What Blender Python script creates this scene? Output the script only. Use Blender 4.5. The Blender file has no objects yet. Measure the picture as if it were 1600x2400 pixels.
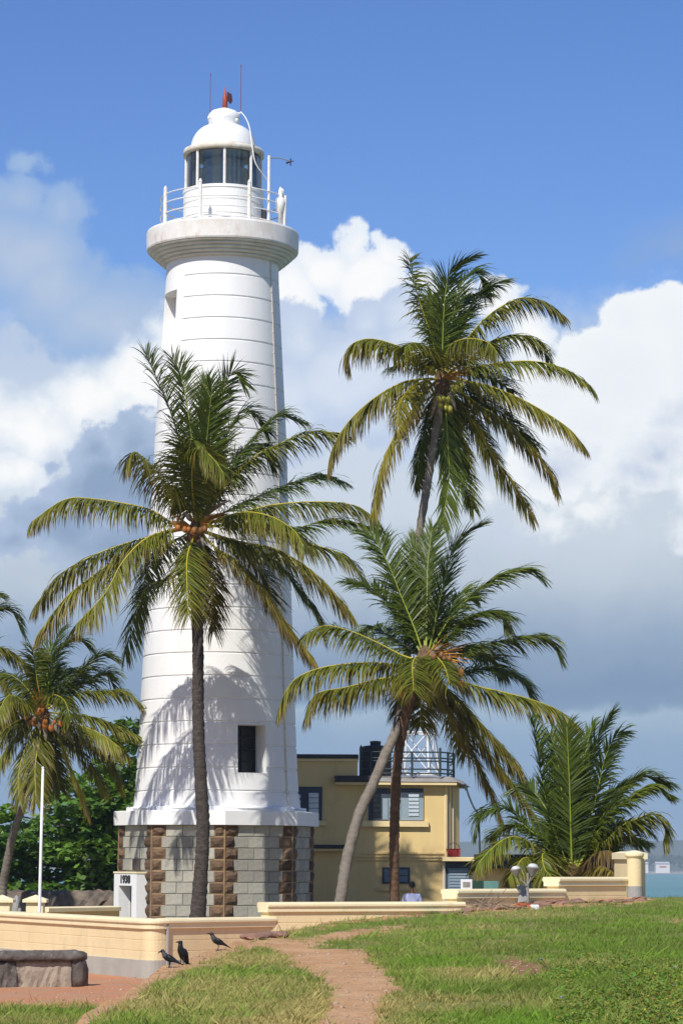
import bpy, bmesh, math, random
import numpy as np
from mathutils import Vector, Matrix

random.seed(7)
rng = np.random.default_rng(11)
SC = bpy.context.scene
COL = SC.collection
R_ = math.radians

# ------------------------------------------------------------------ camera
EYE = 12.0                      # eye height above the sea
FPX = 6500.0                    # focal length for a 2400 high picture
PITCH = math.atan(820 / FPX)
ROLL = R_(.3)
def _rx(a): c, s = math.cos(a), math.sin(a); return np.array([[1, 0, 0], [0, c, -s], [0, s, c]])
def _rz(a): c, s = math.cos(a), math.sin(a); return np.array([[c, -s, 0], [s, c, 0], [0, 0, 1]])
RC = _rx(math.pi / 2 + PITCH) @ _rz(ROLL)
cam = bpy.data.cameras.new('camera')
cam.sensor_fit = 'VERTICAL'; cam.sensor_height = 36; cam.sensor_width = 24
cam.lens = 36 * FPX / 2400
cam.clip_start = .5; cam.clip_end = 20000
cam_o = bpy.data.objects.new('camera', cam); COL.objects.link(cam_o)
M4 = Matrix([[*RC[0], 0], [*RC[1], 0], [*RC[2], EYE], [0, 0, 0, 1]])
cam_o.matrix_world = M4
SC.camera = cam_o

def P(px, py, d):
    """world point seen at photo pixel (px, py) at distance d along the view axis Y"""
    v = RC @ np.array([(px - 800) / FPX, -(py - 1200) / FPX, -1.])
    return np.array([0, 0, EYE]) + v * d / v[1]
def proj(p):
    """photo pixels of an (n,3) array of world points"""
    q = (np.asarray(p, float) - np.array([0, 0, EYE])) @ RC
    return 800 + FPX * q[:, 0] / -q[:, 2], 1200 - FPX * q[:, 1] / -q[:, 2]

# ------------------------------------------------------------------ light
SUN_AZ, SUN_EL = -22.5, 45.0    # azimuth from -Y towards +X, elevation
sd = Vector((math.sin(R_(SUN_AZ)) * math.cos(R_(SUN_EL)), -math.cos(R_(SUN_AZ)) * math.cos(R_(SUN_EL)), math.sin(R_(SUN_EL))))
sun = bpy.data.lights.new('sun', 'SUN'); sun.energy = 5.0; sun.angle = R_(.5); sun.color = (1, .955, .88)
sun_o = bpy.data.objects.new('sun', sun); COL.objects.link(sun_o)
sun_o.rotation_euler = sd.to_track_quat('Z', 'Y').to_euler(); sun_o.location = (-20, -30, 60)
SC.view_settings.view_transform = 'Standard'; SC.view_settings.look = 'None'
SC.view_settings.exposure = 0; SC.view_settings.gamma = 1; SC.view_settings.use_curve_mapping = False
SC.render.film_transparent = False
try:
    SC.cycles.max_bounces = 8; SC.cycles.transparent_max_bounces = 16; SC.cycles.volume_bounces = 0
except Exception: pass

def lin(r, g, b):
    f = lambda c: c / 12.92 if c <= .04045 else ((c + .055) / 1.055) ** 2.4
    return (f(r / 255), f(g / 255), f(b / 255), 1)

# ---- sky: physical sky with cumulus, all described by directions
world = bpy.data.worlds.new('World'); SC.world = world; world.use_nodes = True
wt = world.node_tree; wt.nodes.clear()
SKY_STRENGTH = .125
class NB:
    def __init__(s, t): s.t = t
    def _in(s, n, i, v):
        if v is None: return
        if isinstance(v, bpy.types.NodeSocket): s.t.links.new(v, n.inputs[i])
        else: n.inputs[i].default_value = v
    def n(s, typ, ins=None, **kw):
        n = s.t.nodes.new(typ)
        for k, v in kw.items(): setattr(n, k, v)
        for i, v in (ins or {}).items(): s._in(n, i, v)
        return n
    def m(s, op, a, b=None, c=None, clamp=False):
        n = s.n('ShaderNodeMath', {0: a, 1: b, 2: c}, operation=op); n.use_clamp = clamp
        return n.outputs[0]
    def v(s, op, a, b=None):
        n = s.n('ShaderNodeVectorMath', {0: a, 1: b}, operation=op)
        return n.outputs['Value'] if op in ('LENGTH', 'DOT_PRODUCT', 'DISTANCE') else n.outputs[0]
    def mix(s, f, a, b):
        n = s.n('ShaderNodeMix', data_type='RGBA')
        s._in(n, 0, f); s._in(n, 6, a); s._in(n, 7, b)
        return n.outputs[2]
    def ramp(s, f, stops, interp='LINEAR'):
        n = s.n('ShaderNodeValToRGB', {0: f}); n.color_ramp.interpolation = interp
        e = n.color_ramp.elements
        while len(e) > 1: e.remove(e[-1])
        e[0].position = stops[0][0]; e[0].color = stops[0][1]
        for p, c in stops[1:]:
            k = e.new(p); k.color = c
        return n.outputs[0]
    def mr(s, x, a, b, c, d, smooth=True):
        n = s.n('ShaderNodeMapRange', {0: x, 1: a, 2: b, 3: c, 4: d})
        n.interpolation_type = 'SMOOTHSTEP' if smooth else 'LINEAR'
        return n.outputs[0]
    def noise(s, vec, scale, detail=4, rough=.55, out=0):
        n = s.n('ShaderNodeTexNoise', {'Vector': vec, 'Scale': scale, 'Detail': detail, 'Roughness': rough})
        return n.outputs[out]

def build_sky():
    b = NB(wt)
    gen = b.n('ShaderNodeTexCoord').outputs['Generated']
    sep = b.n('ShaderNodeSeparateXYZ', {0: gen})
    x, y, z = sep.outputs
    az = b.m('ARCTAN2', x, y); el = b.m('ARCSINE', b.m('MAXIMUM', b.m('MINIMUM', z, 1.), -1.))
    X = b.m('ADD', b.m('MULTIPLY', az, 65.), 8.0)               # hundreds of photo pixels: 1 unit = .88 degrees
    Y = b.m('SUBTRACT', 20.2, b.m('MULTIPLY', el, 65.))
    dirs = b.n('ShaderNodeVectorMath', {0: gen, 3: 65.}, operation='SCALE').outputs[0]
    n1 = b.noise(dirs, .55, 7, .58); n1b = b.noise(b.v('ADD', dirs, (37., 11., 5.)), .55, 7, .58)
    n2 = b.noise(dirs, 1.8, 9, .64)
    vor = b.n('ShaderNodeTexVoronoi', {'Vector': dirs, 'Scale': 1.9}, feature='SMOOTH_F1').outputs['Distance']
    wx = b.m('MULTIPLY', b.m('SUBTRACT', n1, .5), 1.5); wy = b.m('MULTIPLY', b.m('SUBTRACT', n1b, .5), 1.5)
    XW = b.m('ADD', X, wx); YW = b.m('ADD', Y, wy)
    pos = b.n('ShaderNodeCombineXYZ', {0: XW, 1: YW}).outputs[0]
    bump = b.m('ADD', b.m('MULTIPLY', b.m('SUBTRACT', n2, .5), 1.25), b.m('MULTIPLY', b.m('SUBTRACT', vor, .4), .55))
    def field(blobs):
        cur = None
        for cx, cy, rx, ry in blobs:
            q = b.v('MULTIPLY', b.v('SUBTRACT', pos, (cx, cy, 0)), (1 / rx, 1 / ry, 0))
            # distance to the blob's edge in units of 100 px
            d = b.m('MULTIPLY', b.m('SUBTRACT', b.v('LENGTH', q), 1.), min(rx, ry))
            cur = d if cur is None else b.m('MINIMUM', cur, d)
        return cur
    def layer(prev, blobs, edge, inner, soft=.18, depth=1.2, amp=.5, opac=1., base=None):
        d = b.m('ADD', field(blobs), b.m('MULTIPLY', bump, amp))
        mask = b.m('MULTIPLY', b.mr(d, soft, -soft, 0., 1.), opac)
        t = b.m('ADD', b.mr(d, 0., -depth, 0., 1.), b.m('MULTIPLY', b.m('SUBTRACT', n2, .5), .9), clamp=True)
        return b.mix(mask, prev, b.mix(t, edge, inner))
    k = 1 / SKY_STRENGTH
    def c(r, g, bl):
        q = lin(r, g, bl); return (q[0] * k, q[1] * k, q[2] * k, 1)
    sky = b.n('ShaderNodeTexSky')
    sky.sky_type = 'NISHITA'; sky.sun_disc = False
    sky.sun_elevation = R_(SUN_EL); sky.sun_rotation = R_(180 - SUN_AZ)
    sky.altitude = 10; sky.air_density = 1.0; sky.dust_density = 0; sky.ozone_density = 4.0
    cur = b.n('ShaderNodeHueSaturation', {'Saturation': 1.2, 'Hue': .515, 'Color': sky.outputs[0]}).outputs[0]
    # deck of broken cloud low over the sea, all round
    YD = b.m('ADD', Y, b.m('MULTIPLY', b.m('SUBTRACT', n1, .5), 1.4))
    deck = b.ramp(b.m('DIVIDE', YD, 22.), [(8 / 22, c(186, 204, 230)), (10.5 / 22, c(206, 218, 233)), (12.4 / 22, c(206, 217, 229)), (13.6 / 22, c(190, 203, 217)),
        (14.8 / 22, c(154, 174, 198)), (16.1 / 22, c(128, 153, 183)), (16.55 / 22, c(132, 157, 186)), (16.75 / 22, c(164, 186, 207)), (17.4 / 22, c(146, 172, 200)),
        (18.6 / 22, c(136, 166, 198)), (20.2 / 22, c(132, 163, 194))])
    dm = b.mr(b.m('ADD', YD, b.m('MULTIPLY', bump, 1.2)), 6.6, 8.3, 0., 1.)
    cur = b.mix(dm, cur, deck)
    # generic cumulus outside the part of the sky the picture shows
    far = b.mr(b.m('ABSOLUTE', b.m('SUBTRACT', X, 8.)), 10., 14., 0., 1.)
    ng = b.noise(dirs, .16, 8, .56)
    low = b.mr(Y, -14., 6., 0., .16)
    gm = b.m('MULTIPLY', b.mr(b.m('ADD', ng, low), .62, .70, 0., 1.), far)
    cur = b.mix(gm, cur, b.mix(b.mr(n1, .35, .6, 0., 1.), c(176, 192, 216), c(238, 242, 247)))
    # soft veil upper left
    cur = layer(cur, [(.45, 3.95, .42, .35), (.2, 4.9, .9, .6), (1.3, 5.1, .65, .65), (.6, 6.3, 1.7, 1.3), (1.2, 7.0, 1.5, 1.2), (2.6, 7.6, 2.2, 1.1), (-1.5, 6.0, 1.6, 2.0)],
                c(154, 184, 225), c(186, 202, 225), .18, 1.2, .62, .9)
    cur = layer(cur, [(16.2, 5.9, 1.2, .5), (15.3, 6.2, .6, .25)], c(140, 170, 216), c(152, 176, 210), .45, .8, .7, .6)
    # white cumulus: left, right of the tower, far right
    cur = layer(cur, [(3.2, 9.1, 1.1, 1.1), (2.0, 9.6, 1.3, .9), (.5, 10.1, 1.3, .9), (.3, 11.2, .95, .7), (-1.2, 10.6, 1.2, 1.4), (4.6, 8.9, 1.4, 1.6)],
                c(222, 232, 244), c(254, 255, 255), .3, .7, .7, 1.)
    cur = layer(cur, [(8.25, 5.85, .42, .5), (9.0, 6.15, .5, .5), (7.6, 6.4, .75, .65), (8.5, 6.6, .95, .75), (6.7, 7.1, .9, .95), (9.7, 6.9, .6, .55), (5.8, 7.6, 1., 1.),
                      (10.6, 7.1, .7, .6), (11.7, 7.15, .6, .55), (12.35, 7.9, .6, .55), (12.2, 6.9, .15, .12)],
                c(232, 240, 250), c(253, 254, 255), .09, .5, .42, 1.)
    cur = layer(cur, [(14.9, 7.7, .85, .75), (15.9, 7.6, .95, .75), (13.6, 8.5, .85, .62), (14.5, 8.9, 1.7, 1.2), (16.6, 8.6, 1.4, 1.6), (12.9, 9.3, 1.1, 1.0), (17.8, 8.2, 1.3, 1.4), (14., 10., 1.4, 1.), (13.2, 10.8, 1.5, 1.1), (15.2, 10.6, 1.3, 1.2)],
                c(244, 248, 252), c(238, 243, 249), .09, 1.0, .42, 1.)
    # greyer cumulus in front of the white ones
    cur = layer(cur, [(7.0, 8.0, .7, .85), (8.6, 7.6, .6, .72), (9.4, 7.5, .75, .85), (8.2, 8.9, 1.9, 1.3), (9.9, 8.4, 1.2, 1.2), (6.6, 9.5, 1.3, 1.4), (9.6, 9.9, 1.8, 1.0)],
                c(192, 208, 234), c(216, 227, 243), .10, .9, .48, .95)
    cur = layer(cur, [(13.1, 10.9, .45, .35), (15.5, 10.7, .6, .4), (15.2, 11.3, .7, .4), (16.3, 9.8, .6, .3), (12., 12.6, .8, .3)], c(205, 216, 233), c(180, 196, 222), .5, .8, .8, .85)
    cur = layer(cur, [(12.9, 12.3, .8, .4), (13.8, 12.0, .9, .42), (14.9, 11.8, .5, .3), (11.4, 11.7, .6, .35), (16.3, 11.5, .5, .8), (16.5, 12.6, .9, .4)], c(222, 231, 239), c(246, 249, 251), .16, .4, .8, .95)
    # blue-grey cloud lower left
    cur = layer(cur, [(2.2, 10.7, .7, .5), (3.1, 10.4, .7, .55), (2.4, 11.6, 1.3, 1.0), (3.6, 11.4, 1.3, 1.3), (1.5, 12.6, 1.5, .8), (3.0, 13.2, 1.8, .9), (.2, 13.0, .9, .45), (1.2, 10.9, .3, .3), (5., 11.4, 1.2, 1.6)],
                c(176, 194, 222), c(142, 165, 195), .10, .7, .62, 1.)
    cur = layer(cur, [(.9, 13.9, 1.6, .5), (-.2, 14.2, 1.2, .5), (6.9, 12.9, 1.5, .7), (9.5, 13.2, 1.6, .6)], c(182, 198, 216), c(192, 205, 218), .5, .6, .6, .75)
    cur = layer(cur, [(1.8, 15.0, 2.2, .7), (3.2, 16.1, 1.6, .9)], c(150, 172, 200), c(136, 160, 190), .5, .8, .6, .8)
    bg = b.n('ShaderNodeBackground', {0: cur, 1: SKY_STRENGTH})
    out = b.n('ShaderNodeOutputWorld', {0: bg.outputs[0]})
build_sky()

# ------------------------------------------------------------------ materials
def mat(name, c1, c2=None, scale=3., rough=.75, bump=.0, bscale=40., detail=6, spec=.35, stretch=None, rnd=0., contrast=(.35, .65), metal=0., third=None, sheen=0):
    m = bpy.data.materials.new(name); m.use_nodes = True
    b = NB(m.node_tree); bs = m.node_tree.nodes['Principled BSDF']
    c1 = (*c1[:3], 1); c2 = (*(c2 or c1)[:3], 1)
    vec = b.n('ShaderNodeTexCoord').outputs['Object']
    if stretch: vec = b.v('MULTIPLY', vec, stretch)
    f = b.mr(b.noise(vec, scale, detail), contrast[0], contrast[1], 0., 1., False)
    col = b.mix(f, c1, c2)
    if third:
        f3 = b.mr(b.noise(b.v('ADD', vec, (9., 4., 2.)), third[1], 5, .65), third[2], third[3], 0., third[4], False)
        col = b.mix(f3, col, (*third[0][:3], 1))
    if rnd:
        r = b.n('ShaderNodeObjectInfo').outputs['Random']
        hsv = b.n('ShaderNodeHueSaturation', {'Color': col, 'Value': b.mr(r, 0., 1., 1 - rnd, 1 + rnd, False), 'Hue': b.mr(r, 0., 1., .495, .505, False)})
        col = hsv.outputs[0]
    b._in(bs, 'Base Color', col)
    bs.inputs['Roughness'].default_value = rough; bs.inputs['Specular IOR Level'].default_value = spec; bs.inputs['Metallic'].default_value = metal
    if bump:
        bn = b.n('ShaderNodeBump', {'Height': b.noise(vec, bscale, 5), 'Strength': min(1., bump), 'Distance': .02})
        m.node_tree.links.new(bn.outputs[0], bs.inputs['Normal'])
    return m

def leafmat(name, trans=.25, rough=.5, spec=.4):
    m = bpy.data.materials.new(name); m.use_nodes = True
    b = NB(m.node_tree); t = m.node_tree; bs = t.nodes['Principled BSDF']; out = t.nodes['Material Output']
    col = b.n('ShaderNodeAttribute', attribute_name='Col').outputs['Color']
    b._in(bs, 'Base Color', col); bs.inputs['Roughness'].default_value = rough; bs.inputs['Specular IOR Level'].default_value = spec
    g = b.n('ShaderNodeMix', data_type='RGBA', blend_type='MULTIPLY'); b._in(g, 0, 1.); b._in(g, 6, col); b._in(g, 7, (1.5, 1.5, .5, 1))
    tr = b.n('ShaderNodeBsdfTranslucent', {0: g.outputs[2]})
    mx = b.n('ShaderNodeMixShader', {0: trans, 1: bs.outputs[0], 2: tr.outputs[0]})
    t.links.new(mx.outputs[0], out.inputs[0])
    return m

def glassmat(name, tint=(.5, .6, .65), gloss=.12, rough=.03):
    m = bpy.data.materials.new(name); m.use_nodes = True; t = m.node_tree; b = NB(t)
    out = t.nodes['Material Output']; t.nodes.remove(t.nodes['Principled BSDF'])
    tr = b.n('ShaderNodeBsdfTransparent', {0: (*tint, 1)}); gl = b.n('ShaderNodeBsdfGlossy', {0: (.9, .95, 1, 1), 1: rough})
    fr = b.n('ShaderNodeFresnel', {0: 1.5})
    mx = b.n('ShaderNodeMixShader', {0: b.m('ADD', fr.outputs[0], gloss), 1: tr.outputs[0], 2: gl.outputs[0]})
    t.links.new(mx.outputs[0], out.inputs[0]); return m

M = {}
M['white'] = mat('white_lime_paint', (.80, .80, .785), (.75, .75, .735), 1.6, .65, .3, 30, stretch=(1, 1, .25), third=((.52, .48, .41), 2.0, .58, .82, .4))
M['gallery'] = mat('weathered_white_paint', (.78, .77, .75), (.66, .62, .56), 2.2, .65, .3, 30, stretch=(1, 1, .6), third=((.42, .23, .13), 2.6, .56, .75, .55))
M['cornice'] = mat('cornice_paint', (.74, .73, .68), (.60, .57, .48), 2.0, .65, .2, 30)
M['rail_white'] = mat('white_rail_paint', (.78, .78, .76), (.72, .68, .60), 9, .5, 0, third=((.40, .20, .06), 7, .62, .7, .7))
M['rust_white'] = mat('rusty_ring', (.55, .48, .36), (.70, .67, .60), 5, .6, .1, 30, third=((.36, .20, .06), 4, .6, .7, .8))
M['dome'] = mat('dome_white', (.80, .80, .79), (.77, .77, .76), 2, .4)
M['red_metal'] = mat('red_metal', (.42, .07, .035), (.34, .08, .05), 12, .5)
M['antenna'] = mat('antenna_red', (.22, .08, .11), (.16, .08, .14), 12, .5)
M['conductor'] = mat('conductor_brown', (.56, .49, .38), (.62, .56, .46), 4, .6)
M['glass'] = glassmat('lantern_glass', (.80, .85, .85), .03)
M['lens'] = mat('lens_grey', (.24, .265, .26), (.33, .35, .345), 3, .3, spec=.6)
M['dark'] = mat('dark_paint', (.025, .03, .035), (.035, .04, .05), 6, .5)
M['darkglass'] = mat('dark_window_glass', (.010, .013, .018), (.016, .020, .026), 3, .3, spec=.3)
M['ashlar'] = mat('grey_ashlar', (.41, .385, .31), (.32, .31, .265), 3.5, .85, .6, 50, rnd=.17, third=((.20, .20, .18), 2.2, .6, .8, .5))
M['quoin'] = mat('brown_rock_faced_stone', (.165, .095, .052), (.085, .06, .044), 6, .9, 1., 22, rnd=.45, third=((.30, .19, .09), 6, .58, .75, .7))
M['mortar'] = mat('ochre_mortar', (.24, .145, .07), (.33, .235, .13), 3, .9, .3, 60)
M['greymortar'] = mat('grey_mortar', (.46, .44, .38), (.40, .38, .33), 3, .9, .3, 60)
M['plaque'] = mat('plaque', (.09, .065, .06), (.07, .055, .05), 8, .5)
M['far_white'] = mat('far_white_wall', (.6, .6, .6), None, 8, .7)
M['numeral'] = mat('numeral_black', (.03, .03, .03))
M['yellow'] = mat('cream_wall_paint', (.79, .645, .375), (.73, .585, .33), 1.6, .85, .35, 40, stretch=(1, 1, .5), third=((.50, .40, .25), 2.6, .54, .80, .55))
M['cap'] = mat('pale_cream_coping', (.83, .725, .46), (.78, .67, .41), 1.8, .8, .3, 40, third=((.48, .41, .28), 3.0, .58, .8, .55))
M['house'] = mat('yellow_house_wall', (.66, .495, .225), (.60, .445, .20), 1.2, .9, .3, 40, stretch=(1, 1, .4), third=((.40, .30, .16), 1.4, .54, .8, .55))
M['house_trim'] = mat('house_cream_trim', (.72, .58, .32), (.66, .52, .27), 2, .8)
M['concrete'] = mat('grey_concrete', (.33, .33, .31), (.26, .26, .25), 2.5, .9, .4, 30)
M['plinth'] = mat('pale_grey_plinth', (.43, .41, .35), (.36, .345, .30), 2.0, .9, .3, 30)
M['roof_black'] = mat('black_roof_membrane', (.022, .022, .026), (.035, .035, .04), 3, .6)
M['roof_grey'] = mat('weathered_roof_slab', (.34, .32, .29), (.22, .20, .185), 1.6, .9, .4, 20, third=((.07, .07, .07), 1.1, .55, .7, .7))
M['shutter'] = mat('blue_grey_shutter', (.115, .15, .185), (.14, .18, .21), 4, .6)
M['shutter_lit'] = mat('sunlit_blue_grey_shutter', (.22, .28, .32), (.26, .32, .36), 4, .6)  # paler copy of the shutter paint, with sunlight put into its colour
M['frame_dark'] = mat('dark_blue_frame', (.035, .05, .075), (.045, .06, .085), 5, .6)
M['pane'] = mat('sky_reflecting_pane', (.06, .08, .10), None, 3, .06, spec=1.0, metal=.6)
M['pane_pale'] = mat('pale_pane', (.45, .52, .58), (.52, .58, .62), 3, .25, spec=.6)
M['door_blue'] = mat('blue_louvred_door', (.12, .19, .26), (.15, .22, .29), 3, .55)
M['red'] = mat('red_plastic', (.30, .03, .03), (.24, .03, .03), 5, .5)
M['whitepaint'] = mat('white_sheet', (.78, .78, .78), (.70, .70, .72), 8, .6)
M['green_dark'] = mat('dark_green_board', (.012, .05, .035), (.02, .06, .04), 4, .5)
M['teal'] = mat('teal_board', (.10, .22, .21), (.13, .26, .24), 4, .5)
M['mast'] = mat('mast_white', (.76, .76, .76), (.68, .66, .64), 6, .5)
M['bark_dark'] = mat('dark_ringed_palm_bark', (.035, .028, .024), (.085, .07, .06), 7, .95, .9, 25, stretch=(1, 1, 2.6), third=((.20, .18, .16), 10, .60, .72, .6))
M['bark_grey'] = mat('grey_palm_bark', (.22, .19, .155), (.155, .13, .105), 6, .9, .7, 25, stretch=(1, 1, 2.2), third=((.10, .085, .07), 5, .6, .72, .7))
M['bark_brown'] = mat('red_brown_palm_bark', (.15, .082, .046), (.085, .055, .036), 6, .95, .9, 22, stretch=(1, 1, 1.4), third=((.24, .16, .10), 6, .56, .7, .7))
M['fibre'] = mat('palm_fibre', (.10, .06, .03), (.18, .11, .055), 9, .95, .9, 30)
M['sheath'] = mat('dry_spathe', (.26, .215, .17), (.20, .16, .12), 6, .8)
M['leaf'] = leafmat('palm_leaf', .15, .45, .28)
M['rib'] = leafmat('palm_midrib', .0, .45, .4)
M['tree_leaf'] = leafmat('almond_leaf', .3, .45, .4)
M['grassblade'] = leafmat('grass_blade', .3, .7, .2)
M['coco_orange'] = mat('orange_coconut', (.40, .15, .02), (.24, .075, .015), 7, .5)
M['coco_green'] = mat('yellow_green_coconut', (.34, .30, .035), (.24, .24, .03), 7, .45)
M['coco_brown'] = mat('brown_coconut', (.26, .11, .03), (.16, .075, .03), 7, .6)
M['flower_orange'] = mat('palm_spadix', (.50, .24, .04), (.40, .18, .03), 7, .7)
M['bark'] = mat('tree_bark', (.10, .075, .055), (.06, .05, .04), 6, .95, .8, 22)
M['oldstone'] = mat('old_rampart_stone', (.20, .155, .12), (.09, .075, .062), 2.5, .95, .9, 14, third=((.34, .22, .15), 1.6, .55, .75, .7))
M['darkstone'] = mat('blackened_stone', (.075, .064, .057), (.16, .138, .118), 5, .95, 1., 14, third=((.40, .36, .30), 4.5, .63, .72, .8))
M['palestone'] = mat('pale_eroded_stone', (.40, .335, .255), (.29, .24, .185), 3.5, .95, .9, 16, third=((.09, .078, .066), 2.6, .56, .66, .85))
M['slab'] = mat('fallen_red_slab', (.30, .17, .12), (.17, .10, .075), 4, .95, .7, 20)
M['crow'] = mat('black_feathers', (.007, .007, .009), (.013, .013, .017), 18, .5, spec=.25)
M['crow_grey'] = mat('grey_nape_feathers', (.07, .063, .066), (.045, .04, .043), 20, .6)
M['beak'] = mat('crow_beak', (.018, .018, .018), None, 9, .35)
M['skin'] = mat('brown_skin', (.17, .085, .05), None, 9, .6)
M['hair'] = mat('black_hair', (.012, .011, .011), None, 9, .6)
M['shirt'] = mat('pale_lavender_shirt', (.30, .335, .54), (.36, .39, .58), 6, .85)
M['trousers'] = mat('dark_trousers', (.04, .04, .06), None, 9, .85)
M['lampgrey'] = mat('grey_lamp_metal', (.30, .28, .255), (.22, .205, .19), 7, .5)
M['lampwhite'] = mat('white_lamp_dome', (.60, .59, .58), (.5, .49, .48), 7, .4)
M['pipe_dark'] = mat('dark_pipe', (.03, .045, .05), None, 9, .6)
M['brickred'] = mat('brick_rubble', (.36, .10, .04), (.28, .085, .04), 8, .9, .6, 30, rnd=.25)
M['drytwig'] = mat('dry_twig', (.34, .25, .17), (.22, .15, .10), 9, .9)
M['cloth'] = mat('flag_cloth', (.05, .02, .03), None, 9, .8)

# ------------------------------------------------------------------ mesh builder
class MB:
    def __init__(s): s.v = []; s.f = []; s.c = []
    def add(s, verts, faces, col=None):
        o = len(s.v); s.v += [tuple(map(float, q)) for q in verts]; s.f += [tuple(i + o for i in f) for f in faces]
        if col is not None: s.c += [tuple(col)] * len(verts) if not hasattr(col[0], '__len__') else [tuple(q) for q in col]
        return s
    def box(s, lo, hi, bev=0.):
        (x0, y0, z0), (x1, y1, z1) = lo, hi
        if bev <= 0:
            vs = [(x0, y0, z0), (x1, y0, z0), (x1, y1, z0), (x0, y1, z0), (x0, y0, z1), (x1, y0, z1), (x1, y1, z1), (x0, y1, z1)]
            return s.add(vs, [(0, 3, 2, 1), (4, 5, 6, 7), (0, 1, 5, 4), (1, 2, 6, 5), (2, 3, 7, 6), (3, 0, 4, 7)])
        return s.prism([(x0 + bev, y0), (x1 - bev, y0), (x1, y0 + bev), (x1, y1 - bev), (x1 - bev, y1), (x0 + bev, y1), (x0, y1 - bev), (x0, y0 + bev)], z0, z1, bev)
    def prism(s, poly, z0, z1, bev=0.):
        n = len(poly)
        if bev:
            cx = sum(p[0] for p in poly) / n; cy = sum(p[1] for p in poly) / n
            def ins(p):
                dx, dy = cx - p[0], cy - p[1]; L = math.hypot(dx, dy) or 1
                return (p[0] + dx / L * bev, p[1] + dy / L * bev)
            vs = [(*p, z0) for p in poly] + [(*p, z1 - bev) for p in poly] + [(*ins(p), z1) for p in poly]
            fs = [tuple(range(n))[::-1], tuple(range(2 * n, 3 * n))]
            for k in range(2):
                fs += [(k * n + i, k * n + (i + 1) % n, (k + 1) * n + (i + 1) % n, (k + 1) * n + i) for i in range(n)]
            return s.add(vs, fs)
        vs = [(*p, z0) for p in poly] + [(*p, z1) for p in poly]
        return s.add(vs, [tuple(range(n))[::-1], tuple(range(n, 2 * n))] + [(i, (i + 1) % n, n + (i + 1) % n, n + i) for i in range(n)])
    def tube(s, pts, rad, seg=8, cap=True, col=None):
        pts = [np.array(p, float) for p in pts]; n = len(pts)
        if not hasattr(rad, '__len__'): rad = [rad] * n
        vs = []; up = None
        for i in range(n):
            t = pts[min(i + 1, n - 1)] - pts[max(i - 1, 0)]; t /= (np.linalg.norm(t) or 1)
            if up is None:
                up = np.array([0, 0, 1.]) if abs(t[2]) < .9 else np.array([1., 0, 0])
            a = np.cross(t, up); a /= (np.linalg.norm(a) or 1); c = np.cross(a, t); up = c
            for k in range(seg):
                th = 2 * math.pi * k / seg
                vs.append(pts[i] + rad[i] * (math.cos(th) * a + math.sin(th) * c))
        fs = [(i * seg + k, i * seg + (k + 1) % seg, (i + 1) * seg + (k + 1) % seg, (i + 1) * seg + k) for i in range(n - 1) for k in range(seg)]
        if cap: fs += [tuple(range(seg))[::-1], tuple(range((n - 1) * seg, n * seg))]
        return s.add(vs, fs, col)
    def lathe(s, prof, c=(0, 0), seg=48, close=True):
        vs = []; n = len(prof)
        for r, z in prof:
            for k in range(seg):
                a = 2 * math.pi * k / seg; vs.append((c[0] + r * math.cos(a), c[1] + r * math.sin(a), z))
        fs = [(i * seg + k, i * seg + (k + 1) % seg, (i + 1) * seg + (k + 1) % seg, (i + 1) * seg + k) for i in range(n - 1) for k in range(seg)]
        if close: fs += [tuple(range(seg))[::-1], tuple(range((n - 1) * seg, n * seg))]
        return s.add(vs, fs)
    def ball(s, c, r, seg=10, rings=6, sq=(1, 1, 1), rot=None):
        vs = []; 
        for i in range(rings + 1):
            ph = math.pi * i / rings
            for k in range(seg):
                a = 2 * math.pi * k / seg
                q = np.array([math.sin(ph) * math.cos(a) * sq[0], math.sin(ph) * math.sin(a) * sq[1], math.cos(ph) * sq[2]]) * r
                if rot is not None: q = rot @ q
                vs.append(np.array(c) + q)
        fs = [(i * seg + k, i * seg + (k + 1) % seg, (i + 1) * seg + (k + 1) % seg, (i + 1) * seg + k) for i in range(rings) for k in range(seg)]
        return s.add(vs, fs)
    def sweep(s, prof, path, ends=True):
        """closed profile [(off, z)] swept along a plan path [(x, y)]; off is measured to the right of travel"""
        n = len(path); m = len(prof); vs = []
        for i in range(n):
            a = np.array(path[max(i - 1, 0)], float); b = np.array(path[i], float); c = np.array(path[min(i + 1, n - 1)], float)
            d1 = b - a; d2 = c - b
            if i == 0: d1 = d2
            if i == n - 1: d2 = d1
            d1 /= np.linalg.norm(d1); d2 /= np.linalg.norm(d2)
            n1 = np.array([d1[1], -d1[0]]); n2 = np.array([d2[1], -d2[0]])
            nn = n1 + n2; nn /= np.linalg.norm(nn); nn /= max(.4, nn @ n1)
            for o, z in prof: vs.append((b[0] + nn[0] * o, b[1] + nn[1] * o, z))
        fs = [(i * m + k, i * m + (k + 1) % m, (i + 1) * m + (k + 1) % m, (i + 1) * m + k) for i in range(n - 1) for k in range(m)]
        if ends: fs += [tuple(range(m))[::-1], tuple(range((n - 1) * m, n * m))]
        return s.add(vs, fs)
    def build(s, name, m, parent=None, smooth=False, **tags):
        me = bpy.data.meshes.new(name)
        V = np.array(s.v, float).reshape(-1, 3)
        off = np.zeros(3); q = parent
        while q is not None: off += np.array(q.location); q = q.parent
        loc = np.zeros(3)
        if parent is None:
            loc = np.array([(V[:, 0].min() + V[:, 0].max()) / 2, (V[:, 1].min() + V[:, 1].max()) / 2, V[:, 2].min()])
        V = V - off - loc
        me.from_pydata(V.tolist(), [], s.f); 
        if s.c:
            a = me.color_attributes.new('Col', 'FLOAT_COLOR', 'POINT')
            a.data.foreach_set('color', np.array([(*q[:3], 1) for q in s.c], np.float32).ravel())
        me.materials.append(m); me.update()
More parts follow.
